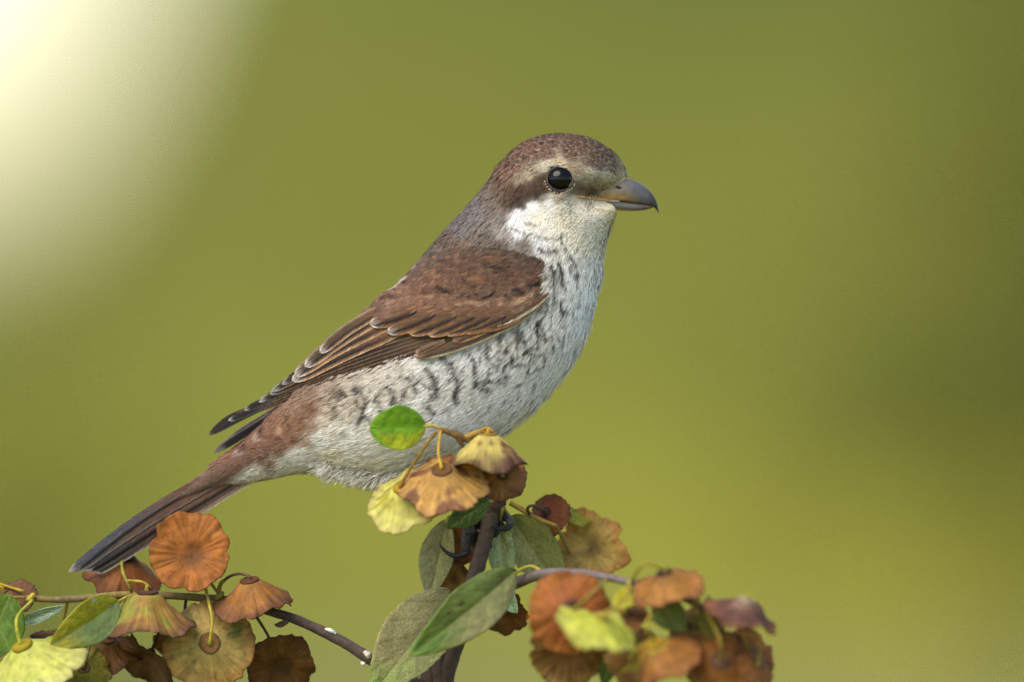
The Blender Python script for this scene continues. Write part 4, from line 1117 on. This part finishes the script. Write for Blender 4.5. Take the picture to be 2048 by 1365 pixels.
# flight feathers, lowest (outermost) first; each entry is the lower edge root to tip
tips = [(418, 870), (456, 842), (489, 822), (517, 805), (540, 789), (564, 770)]
EA = np.array([(952, 682), (870, 708), (795, 732), (664, 771), (558, 812), (470, 843)], float)
EB = np.array([(850, 668), (790, 680), (737, 696), (664, 728), (610, 752), (580, 764)], float)
nf = 8
for i in range(nf):
    fr = i / (nf - 1)
    edge = EA * (1 - fr) + EB * fr
    tp = np.array(tips[0]) * (1 - fr) + np.array(tips[-1]) * fr if i >= len(tips) else np.array(tips[i])
    keep = edge[edge[:, 0] > tp[0] + 40]
    cl = np.vstack([keep, tp + np.array([10, -3])])
    W = [17, 19, 19, 19, 18, 18, 18, 18][i]
    t_ = unit(np.gradient(cl, axis=0))
    nr_ = np.stack([-t_[:, 1], t_[:, 0]], -1)
    tap = np.ones(len(cl))
    tap[-1] = 0.45
    cl = cl + nr_ * (W / 2 * tap)[:, None]
    cl[-1] = tp
    tipc = (186, 180, 176) if i else None
    feather('flight_feather', cl, W, 3.5 + i * 1.5, vane([(48, 41, 37), (50, 43, 38), (53, 45, 40), (56, 47, 42)][min(i, 3)], [(156, 122, 88), (136, 106, 78)][i % 2], (62, 52, 46), tipc, line=(38, 32, 30), lw=0.35, le=0.86, tips=0.985, base=(92, 74, 60)), wing, seed=300 + i, tipp=0.42, nu=60)
# dark ends of the longest feathers
for i, (a, b, c) in enumerate([((545, 806), (478, 838), (418, 870)), ((560, 792), (510, 818), (458, 842)), ((580, 776), (535, 800), (490, 821))]):
    feather('flight_feather', [a, b, c], [13, 15, 15][i], 4.6 + i * 1.6, vane((46, 42, 42), (120, 108, 100), (70, 64, 62), (196, 192, 190) if i else (120, 112, 108), le=0.86, tips=0.985), wing, seed=320 + i, tipp=0.7, camber=1.2)
# tertials along the back
TER = [([(850, 640), (752, 680), (660, 722), (584, 762)], 30), ([(836, 622), (740, 664), (655, 708), (590, 752)], 30), ([(820, 606), (735, 648), (668, 690), (610, 734)], 28), ([(800, 596), (738, 634), (690, 664), (640, 706)], 24)]
for i, (cl, W) in enumerate(TER):
    feather('tertial_feather', cl, W, 16 + i * 2.4, vane((96, 74, 58), (184, 148, 110), (166, 146, 128), (206, 194, 184), line=(40, 36, 36), lw=0.15 if i < 3 else 0.3, le=0.74, tips=0.975, base=(128, 92, 64), hw=0.9), wing, seed=330 + i, tipp=0.5)
# primary coverts and the folded leading edge
feather('covert_feather', [(1085, 606), (1020, 646), (930, 686), (832, 716)], 22, 14, vane((92, 70, 54), (214, 196, 160), (110, 78, 56), (140, 108, 84), le=0.72, tips=0.97, line=(60, 48, 40), lw=0.5), wing, seed=340, tipp=0.4)
feather('covert_feather', [(1092, 594), (1030, 628), (965, 660), (905, 684)], 20, 17, vane((104, 76, 56), (206, 160, 110), (120, 84, 58), (150, 116, 88), le=0.70, tips=0.97, line=(70, 54, 44), lw=0.5), wing, seed=341, tipp=0.4)
feather('covert_feather', [(890, 682), (860, 694), (832, 706)], 13, 17, vane((112, 88, 70), (168, 132, 100), (120, 92, 72), (178, 146, 116), line=(66, 54, 48), lw=0.2), wing, seed=342, tipp=0.7)
feather('alula_feather', [(1098, 588), (1070, 612), (1030, 636), (990, 654)], 13, 20, vane((88, 68, 54), (224, 208, 176), (110, 82, 60), None, le=0.45), wing, seed=343, tipp=0.8)
# greater coverts, outer ones first so the inner ones lie on top
GC = [((956, 658), (1075, 596)), ((924, 663), (1060, 592)), ((890, 668), (1030, 590)), ((856, 670), (1000, 590)), ((819, 668), (965, 590)), ((776, 666), (920, 588)), ((741, 650), (880, 588))]
for i, (tp, rt) in enumerate(GC):
    tp, rt = np.array(tp, float), np.array(rt, float)
    m1 = rt * 0.55 + tp * 0.45 + np.array([2, 7])
    pale = (184, 172, 162) if i >= 5 else (190, 150, 108)
    feather('covert_feather', [rt, m1, tp], 36, 20 + i * 1.1, vane((104, 77, 56), (164, 118, 78), (122, 88, 62), pale, line=(34, 30, 32), lw=0.46, le=0.80, tips=0.978, base=(118, 84, 60)), wing, seed=350 + i, tipp=0.75, sink=0.8)

# shoulder: small coverts and scapulars as barbed feathers over the roots of the rest
SC = [(1100, 548), (1100, 584), (1082, 608), (1040, 620), (985, 618), (930, 606), (880, 612), (830, 624), (775, 640), (735, 652), (722, 640), (750, 614), (800, 572), (850, 524), (890, 500), (960, 494), (1030, 502), (1085, 518)]
r = np.random.default_rng(21)
q = np.stack([r.uniform(715, 1105, 26000), r.uniform(490, 656, 26000)], -1)
q = q[inpoly(q[:, 0], q[:, 1], SC)]
n = len(q)
def sc_color(x, y, z):
    wx = x + 6 * (fbm(x / 12, y / 12, 0, 81) - 0.5) * 2
    wy = y + 6 * (fbm(x / 12, y / 12, 5, 82) - 0.5) * 2
    c = idw(wx, wy, CPSA, CPSL)
    # overlapping small coverts: darker crescents near each feather tip, pale rust fringes
    a = (-0.84 * x + 0.54 * y) / 27.0 + 0.35 * (fbm(x / 22, y / 22, 0, 221) - 0.5) * 2
    b = (0.54 * x + 0.84 * y) / 20.0
    a = a + 0.5 * (np.floor(b) % 2)
    fa, fb = a - np.floor(a), b - np.floor(b) - 0.5
    fa = fa + 1.1 * fb ** 2
    cell = 0.35 + 0.65 * _h(np.floor(a), np.floor(b), np.floor(a) * 0, 9)
    k = cell * np.exp(-((fa - 0.72) / 0.10) ** 2) * 0.5
    c = c * (1 - k[..., None]) + lin((48, 38, 34)) * k[..., None]
    k = cell * sstep(0.86, 0.97, fa) * 0.4
    c = c * (1 - k[..., None]) + lin((176, 134, 100)) * k[..., None]
    return apply_marks(c, x, y, WINGMARKS, 9)
eps = 3.0
zz = Hs(q[:, 0], q[:, 1])
gxn = (Hs(q[:, 0] + eps, q[:, 1]) - zz) / eps
gyn = (Hs(q[:, 0], q[:, 1] + eps) - zz) / eps
Nn = unit(np.stack([gxn, gyn, -np.ones(n)], -1))
edge_d = segdist(q[:, 0], q[:, 1], SC + [SC[0]])
lift_ = 5 + 13 * sstep(0, 50, edge_d)
low = sstep(560, 600, q[:, 1] + 0.12 * (1000 - q[:, 0]).clip(-60, 0)) * (1 - sstep(1060, 1090, q[:, 0])) * sstep(740, 800, q[:, 0])
lift_ = np.maximum(lift_, 17 * low)
B = np.stack([q[:, 0], q[:, 1], zz], -1) + Nn * lift_[:, None]
ang = np.radians(147 + 14 * (fbm(q[:, 0] / 60, q[:, 1] / 60, 0, 83) - 0.5) * 2 - 18 * sstep(1000, 1090, q[:, 0]) * sstep(560, 520, q[:, 1]))
D = np.stack([np.cos(ang), np.sin(ang), np.zeros(n)], -1)
D = unit(D - Nn * np.sum(D * Nn, -1)[:, None])
L = r.uniform(14, 22, n)
parts = [barbs_from(B, D, Nn, L, L * 0.8, 6, 190.0, 3.2, sc_color, None, 1.5, 22, 0.14, 0.24, 16, 1.5, 0.3)]
# fine loose barbs over the covert tips
q2 = np.stack([r.uniform(730, 1060, 900), r.uniform(610, 672, 900)], -1)
barb_object('shoulder_plumage', parts, wing)

# breast feathers lapping over the front of the folded wing
r = np.random.default_rng(45)
n = 420
ty_ = r.uniform(522, 606, n)
tx_ = 1106 - 0.10 * (ty_ - 522) + r.uniform(-6, 8, n)
hz_ = np.array([near(a_, b_) or 0 for a_, b_ in zip(tx_, ty_)])
B = np.stack([tx_, ty_, np.minimum(hz_, Hs(tx_, ty_)) - r.uniform(2, 12, n)], -1)
D = unit(np.stack([-0.62 + 0.15 * r.normal(size=n), 0.72 + 0.1 * r.normal(size=n), -0.22 + 0 * ty_], -1))
Nn = unit(np.stack([0.35 + 0 * ty_, 0.05 + 0 * ty_, -np.ones(n)], -1))
Nn = unit(Nn - D * np.sum(Nn * D, -1)[:, None])
L = r.uniform(12, 20, n)
barb_object('breast_plumage', [barbs_from(B, D, Nn, L, L * 0.5, 8, 400.0, 2.0, lambda x, y, z: body_color(x + 16, y - 6, z), None, 1.5, 46, 0.14, 0.22, 18, 1.4, 0.4)], body)

# far wing: its sheet mirrors the near one and its tips show below
far = np.stack([gx_, gy2, -(Hs(gx_, gy2) - 3.0)], -1)
wing2 = link('wing', mesh_np('wing', O(far).reshape(-1, 3)[used], [inv_.reshape(sf.shape)], scol), M_FEATHER, bird)
for i, (cl, W) in enumerate([([(640, 770), (560, 822), (490, 866), (428, 905)], 17), ([(650, 762), (575, 808), (512, 846), (452, 884)], 16)]):
    feather('flight_feather', cl, W, 0, vane((40, 36, 36), (92, 82, 76), (150, 140, 134), (130, 122, 116), hw=0.9), wing2, seed=370 + i, tipp=0.55, yfun=lambda x, y, k=i: 26 + 3 * k + 0 * x, camber=1.0)
for i in range(5):
    fr = i / 4
    cl = (EA * (1 - fr) + EB * fr)[:5] + np.array([0, -8])
    feather('flight_feather', cl, 22, 0, vane((74, 60, 50), EDG, (62, 52, 46)), wing2, seed=380 + i, yfun=lambda x, y, k=i: -(Hs(x, y) - 6 - 1.5 * k), nu=30)

# ---- tail
tail = link('tail', tube_mesh('tail', O(np.array([(600, 862, 0), (520, 905, 0), (450, 944, 0), (400, 974, 0)], float)), np.array([30, 24, 16, 8]) * S, lin((128, 92, 70)), 16, wob=0.05), M_SKIN, bird)
def tailcol(a, b, edge, tipc, stripe=None):
    def f(U, V, w):
        k = sstep(0.32, 0.82, U + 0.12 * (fbm(U * 8, V * 3, 0, 5) - 0.5))[..., None]
        col = lin(a) * (1 - k) + lin(b) * k
        if stripe is not None:
            s_ = (np.exp(-((V - stripe) / 0.28) ** 2) * (1 - sstep(0.55, 0.85, U)))[..., None] * 0.8
            col = col * (1 - s_) + lin((124, 82, 58)) * s_
        k = sstep(0.74, 0.9, -V)[..., None]
        col = col * (1 - k) + lin(edge) * k
        k = sstep(0.965, 0.985, U + 0.02 * (fbm(U * 30, V * 4, 0, 6) - 0.5) + 0.02 * V * V)[..., None]
        return col * (1 - k) + lin(tipc) * k
    return f
TL = [
    # centre line, width, depth, colours
    ([(590, 910), (470, 978), (340, 1058), (240, 1118), (192, 1146)], 18, -3, tailcol((150, 120, 98), (60, 52, 50), (222, 212, 192), (196, 184, 172))),
    ([(590, 894), (460, 970), (330, 1049), (230, 1111), (176, 1143)], 22, -6, tailcol((112, 84, 68), (44, 40, 40), (120, 106, 96), (206, 196, 184))),
    ([(590, 884), (460, 960), (330, 1036), (235, 1096), (165, 1140)], 25, -11, tailcol((116, 88, 70), (72, 68, 70), (40, 36, 36), (220, 212, 202), 0.0)),
    ([(580, 872), (460, 944), (330, 1020), (225, 1088), (148, 1143)], 24, -15, tailcol((120, 88, 70), (78, 73, 74), (150, 138, 128), (196, 184, 172), -0.25)),
    ([(580, 866), (460, 932), (330, 1004), (230, 1072), (138, 1146)], 19, -19, tailcol((118, 88, 72), (86, 85, 92), (48, 44, 46), (176, 162, 150))),
    ([(590, 884), (460, 958), (330, 1036), (235, 1096), (180, 1134)], 28, 6, tailcol((112, 84, 68), (60, 56, 56), (160, 146, 130), (200, 190, 178))),
]
for i, (cl, W, d, cf) in enumerate(TL):
    feather('tail_feather', cl, W, 0, cf, tail, seed=400 + i, tipp=0.28, nu=80, camber=2.5, rootw=0.8, yfun=lambda x, y, d=d: d + 0 * x)
# rump and upper tail coverts reach over the tail root
r = np.random.default_rng(31)
n = 800
u = r.uniform(0, 1.12, n)
v_ = r.uniform(-1, 1, n)
cx = 600 - 185 * u
cy = 872 + 88 * u ** 1.05
hw = 40 - 28 * u
B = np.stack([cx + 0.5 * v_ * hw, cy + 0.85 * v_ * hw, -np.sqrt(np.clip(1 - v_ ** 2, 0, 1)) * (42 - 22 * u) - 1], -1)
Nn = unit(np.stack([0.5 * v_, 0.85 * v_, -np.sqrt(np.clip(1 - v_ ** 2, 0, 1)) - 0.1], -1))
D = np.repeat(unit(np.array([[-0.86, 0.5, 0.03]])), n, 0)
D = unit(D - Nn * np.sum(D * Nn, -1)[:, None])
L = r.uniform(22, 36, n)
def tail_cov(x, y, z):
    c = body_color(x, y, z)
    k = (sstep(560, 500, x) * (1 - sstep(-6, 8, y - (968 - 0.62 * (x - 440)))))[:, None] * 0.85
    return c * (1 - k) + lin((116, 87, 69)) * k
parts = [barbs_from(B, D, Nn, L, L * 0.7, 24, 500.0, 2.5, tail_cov, None, 1.4, 32, 0.08, 0.18, 18, 1.0, 0.3)]
barb_object('covert_plumage', parts, tail)

# ---- bill
def loft(name, rows, colf, nseg=28, n=60, power=2.0):
    """rows: x, top y, bottom y, half width"""
    c = crom(np.array(rows, float), n)
    t2 = np.linspace(0, 2 * np.pi, nseg, endpoint=False)
    g = np.zeros((n, nseg, 3))
    g[..., 0] = c[:, None, 0]
    m_, h_ = (c[:, 1] + c[:, 2]) / 2, (c[:, 2] - c[:, 1]) / 2
    ct, st = np.cos(t2), np.sin(t2)
    g[..., 1] = m_[:, None] - h_[:, None] * (np.sign(ct) * np.abs(ct) ** 0.9)[None]
    g[..., 2] = -c[:, 3][:, None] * (np.sign(st) * np.abs(st) ** 0.85)[None]
    V = np.repeat(ct[None], n, 0)
    col = colf(g[..., 0], g[..., 1], V)
    vv = np.vstack([O(g).reshape(-1, 3), O(g[0].mean(0)), O(g[-1].mean(0))])
    cc = np.vstack([col.reshape(-1, 3), col[0].mean(0), col[-1].mean(0)])
    j = np.arange(nseg)
    f = [gridfaces(n, nseg, True), np.stack([np.full(nseg, n * nseg), (j + 1) % nseg, j], -1), np.stack([np.full(nseg, n * nseg + 1), (n - 1) * nseg + j, (n - 1) * nseg + (j + 1) % nseg], -1)]
    return mesh_np(name, vv, f, cc)

def upcol(x, y, V):
    k = sstep(1205, 1285, x + 18 * V)[..., None]
    c = lin((150, 132, 106)) * (1 - k) + lin((80, 80, 84)) * k
    k = sstep(1285, 1312, x)[..., None]
    c = c * (1 - k) + lin((44, 42, 42)) * k
    k = (sstep(0.25, 0.8, -V) * (1 - sstep(1215, 1290, x)))[..., None]
    c = c * (1 - k) + lin((206, 160, 92)) * k
    return c
def locol(x, y, V):
    k = sstep(1206, 1222, x)[..., None]
    c = lin((214, 164, 92)) * (1 - k) + lin((92, 90, 86)) * k
    k = (np.exp(-((x - 1212) / 8) ** 2) * 0.6)[..., None]
    c = c * (1 - k) + lin((150, 96, 44)) * k
    k = sstep(1262, 1296, x)[..., None]
    c = c * (1 - k) + lin((84, 70, 58)) * k
    k = (sstep(0.4, 0.9, -V) * (1 - sstep(1240, 1280, x)) * 0.6)[..., None]
    return c * (1 - k) + lin((186, 138, 84)) * k
UP = [(1186, 372, 399, 24), (1206, 364, 400, 28), (1228, 358, 402, 28), (1250, 357.5, 404, 25), (1268, 362, 406.5, 21), (1283, 369, 409, 16.5), (1296, 379, 411.5, 12), (1305, 389, 414, 8.5), (1311, 399, 418, 5.5), (1315, 410, 424, 3), (1317, 421, 429, 1.0)]
LO = [(1180, 399, 415, 24), (1200, 399, 419, 24.5), (1225, 401, 421, 22), (1250, 404, 422.5, 18.5), (1272, 407, 422.5, 14), (1290, 409.5, 420.5, 9), (1301, 411.5, 417.5, 5), (1307, 413, 415, 1.5)]
beak = link('beak', loft('beak', UP, upcol), M_BEAK, bird)
link('lower_mandible', loft('lower_mandible', LO, locol), M_BEAK, beak)
def on_head(x, y, d=0.0):
    h = near(x, y)
    return (x, y, (h if h is not None else 0) - d)
gp = [on_head(1142, 394, 1.0), on_head(1160, 395, 2.5), on_head(1178, 396.5, 3.5), (1196, 398.5, -27.5), (1216, 400, -27.5)]
link('gape', tube_mesh('gape', O(np.array(gp)), np.array([1.2, 2.4, 3.2, 2.8, 1.2]) * S, np.array([lin(c) for c in [(196, 140, 66), (214, 160, 86), (220, 170, 100), (206, 158, 90), (190, 140, 84)]]), 8), M_BEAK, beak)
for s_ in (-1, 1):
    link('nostril', tube_mesh('nostril', O(np.array([(1231, 375, s_ * 26.3), (1237, 375.5, s_ * 26.2), (1243, 377, s_ * 24.6)])), np.array([1.6, 3.0, 1.4]) * S, lin((42, 28, 22)), 8), M_FOOT, beak)
for k, (x0, y0, x1, y1, x2, y2) in enumerate([(1172, 388, 1172, 402, 1168, 438), (1178, 386, 1183, 400, 1178, 424), (1182, 384, 1190, 398, 1184, 416), (1188, 380, 1196, 392, 1192, 404), (1176, 390, 1178, 408, 1172, 428)]):
    a, b_, c_ = on_head(x0, y0, 5), on_head(x1, y1, 13), on_head(x2, y2, 8)
    link('bristle', tube_mesh('bristle', O(np.array([a, b_, c_])), np.array([0.65, 0.5, 0.2]) * S, lin((44, 34, 28)), 5), M_FOOT, beak)
for k, (x2, y2) in enumerate([(1276, 356), (1268, 350), (1283, 361)]):
    link('bristle', tube_mesh('bristle', O(np.array([(1246, 352 + k, -8 + 5 * k), (1260, 352 + k, -12 + 5 * k), (x2, y2, -14 + 6 * k)])), np.array([0.8, 0.6, 0.3]) * S, lin((120, 106, 84)), 5), M_FOOT, beak)

# ---- eyes
def sphere(name, c, rr, n=40, col=(10, 8, 8)):
    u = np.linspace(0, np.pi, n)
    w = np.linspace(0, 2 * np.pi, n * 2, endpoint=False)
    g = np.zeros((n, n * 2, 3))
    g[..., 0] = c[0] + rr[0] * np.sin(u)[:, None] * np.cos(w)[None]
    g[..., 1] = c[1] + rr[1] * np.sin(u)[:, None] * np.sin(w)[None]
    g[..., 2] = c[2] - rr[2] * np.cos(u)[:, None]
    cc = np.repeat(lin(col)[None], g.size // 3, 0)
    return mesh_np(name, O(g).reshape(-1, 3), [gridfaces(n, n * 2, True)], cc)
ez = near(*EYE)
for s_ in (1, -1):
    c = (EYE[0], EYE[1], s_ * (ez + 7))
    ey = link('eye', sphere('eye', c, (27, 25.5, 24)), M_EYE, bird)
    a = np.linspace(0, 2 * np.pi, 33)
    ring = np.array([(EYE[0] + 26.0 * np.cos(t), EYE[1] + 24.5 * np.sin(t), s_ * ((near(EYE[0] + 27 * np.cos(t), EYE[1] + 26 * np.sin(t)) or 0) - 1.0)) for t in a])
    link('eyelid', tube_mesh('eyelid', O(ring), np.full(33, 2.6) * S, lin((40, 31, 27)), 8, 90), M_FOOT, ey)
    vv, ff, cc, o_ = [], [], [], 0
    for t in np.linspace(0.10, 0.95, 14) * np.pi + np.random.default_rng(3).normal(size=14) * 0.025:
        x, y = EYE[0] + 30.5 * np.cos(t), EYE[1] + 28.5 * np.sin(t)
        b = sphere('tmp', (x, y, s_ * ((near(x, y) or 0) - 3.2)), (2.1 * (0.75 + 0.4 * random.random()), 1.9, 1.8), 6)
        co = np.zeros(len(b.vertices) * 3)
        b.vertices.foreach_get('co', co)
        vv.append(co.reshape(-1, 3))
        ff.append(gridfaces(6, 12, True) + o_)
        o_ += len(b.vertices)
        cc.append(np.repeat((lin((170, 150, 120)) * random.uniform(0.65, 1.0))[None], len(b.vertices), 0))
        bpy.data.meshes.remove(b)
    link('eye_ring', mesh_np('eye_ring', np.vstack(vv), [np.concatenate(ff)], np.vstack(cc)), M_FOOT, ey)

# ---- legs and feet gripping the stem
def ltube(name, pts, rad, col, parent, nseg=12, wob=0.12, seed=0):
    return link(name, tube_mesh(name, O(np.array(pts, float)), np.array(rad, float) * S, lin(col), nseg, None, wob, seed), M_FOOT, parent)
BK = (44, 42, 44)
l1 = ltube('leg', [(868, 925, -30), (900, 975, -34), (922, 1010, -26), (936, 1042, -14), (940, 1066, -8)], [22, 11, 10, 11, 13], BK, bird, seed=1)
ltube('toe', [(938, 1050, -10), (932, 1078, -6), (932, 1098, -4), (936, 1108, 0)], [11, 10, 9, 7], BK, l1, seed=2)
ltube('toe', [(942, 1050, 0), (958, 1052, 22), (985, 1050, 26), (1004, 1044, 14)], [10, 9, 8, 7], BK, l1, seed=3)
ltube('toe', [(942, 1060, 2), (956, 1072, 24), (980, 1072, 24), (994, 1066, 8)], [10, 9, 8, 6], BK, l1, seed=4)
ltube('toe', [(940, 1060, -2), (950, 1088, 22), (966, 1096, 24), (980, 1092, 8)], [10, 9, 8, 6], BK, l1, seed=5)
ltube('claw', [(936, 1106, -4), (924, 1111, -6), (908, 1112, -8), (892, 1104, -8), (883, 1094, -8), (878, 1084, -8)], [6.5, 6, 5, 3.6, 2.2, 0.5], (22, 20, 22), l1, wob=0.02)
l2 = ltube('leg', [(900, 915, 40), (945, 970, 34), (985, 1000, 30), (1002, 1026, 20)], [22, 11, 10, 9], BK, bird, seed=6)
ltube('toe', [(1000, 1024, 20), (1010, 1034, 10), (1020, 1044, 0), (1020, 1052, -8)], [9, 8, 8, 6], (58, 60, 68), l2, seed=7)
ltube('toe', [(998, 1026, 18), (990, 1040, 24), (970, 1046, 24), (952, 1040, 16)], [9, 8, 8, 6], BK, l2, seed=8)
ltube('claw', [(1021, 1050, -6), (1014, 1057, -12), (1002, 1059, -16), (990, 1056, -18), (982, 1052, -18)], [6, 5.5, 4.5, 3, 0.6], (24, 24, 30), l2, wob=0.02)
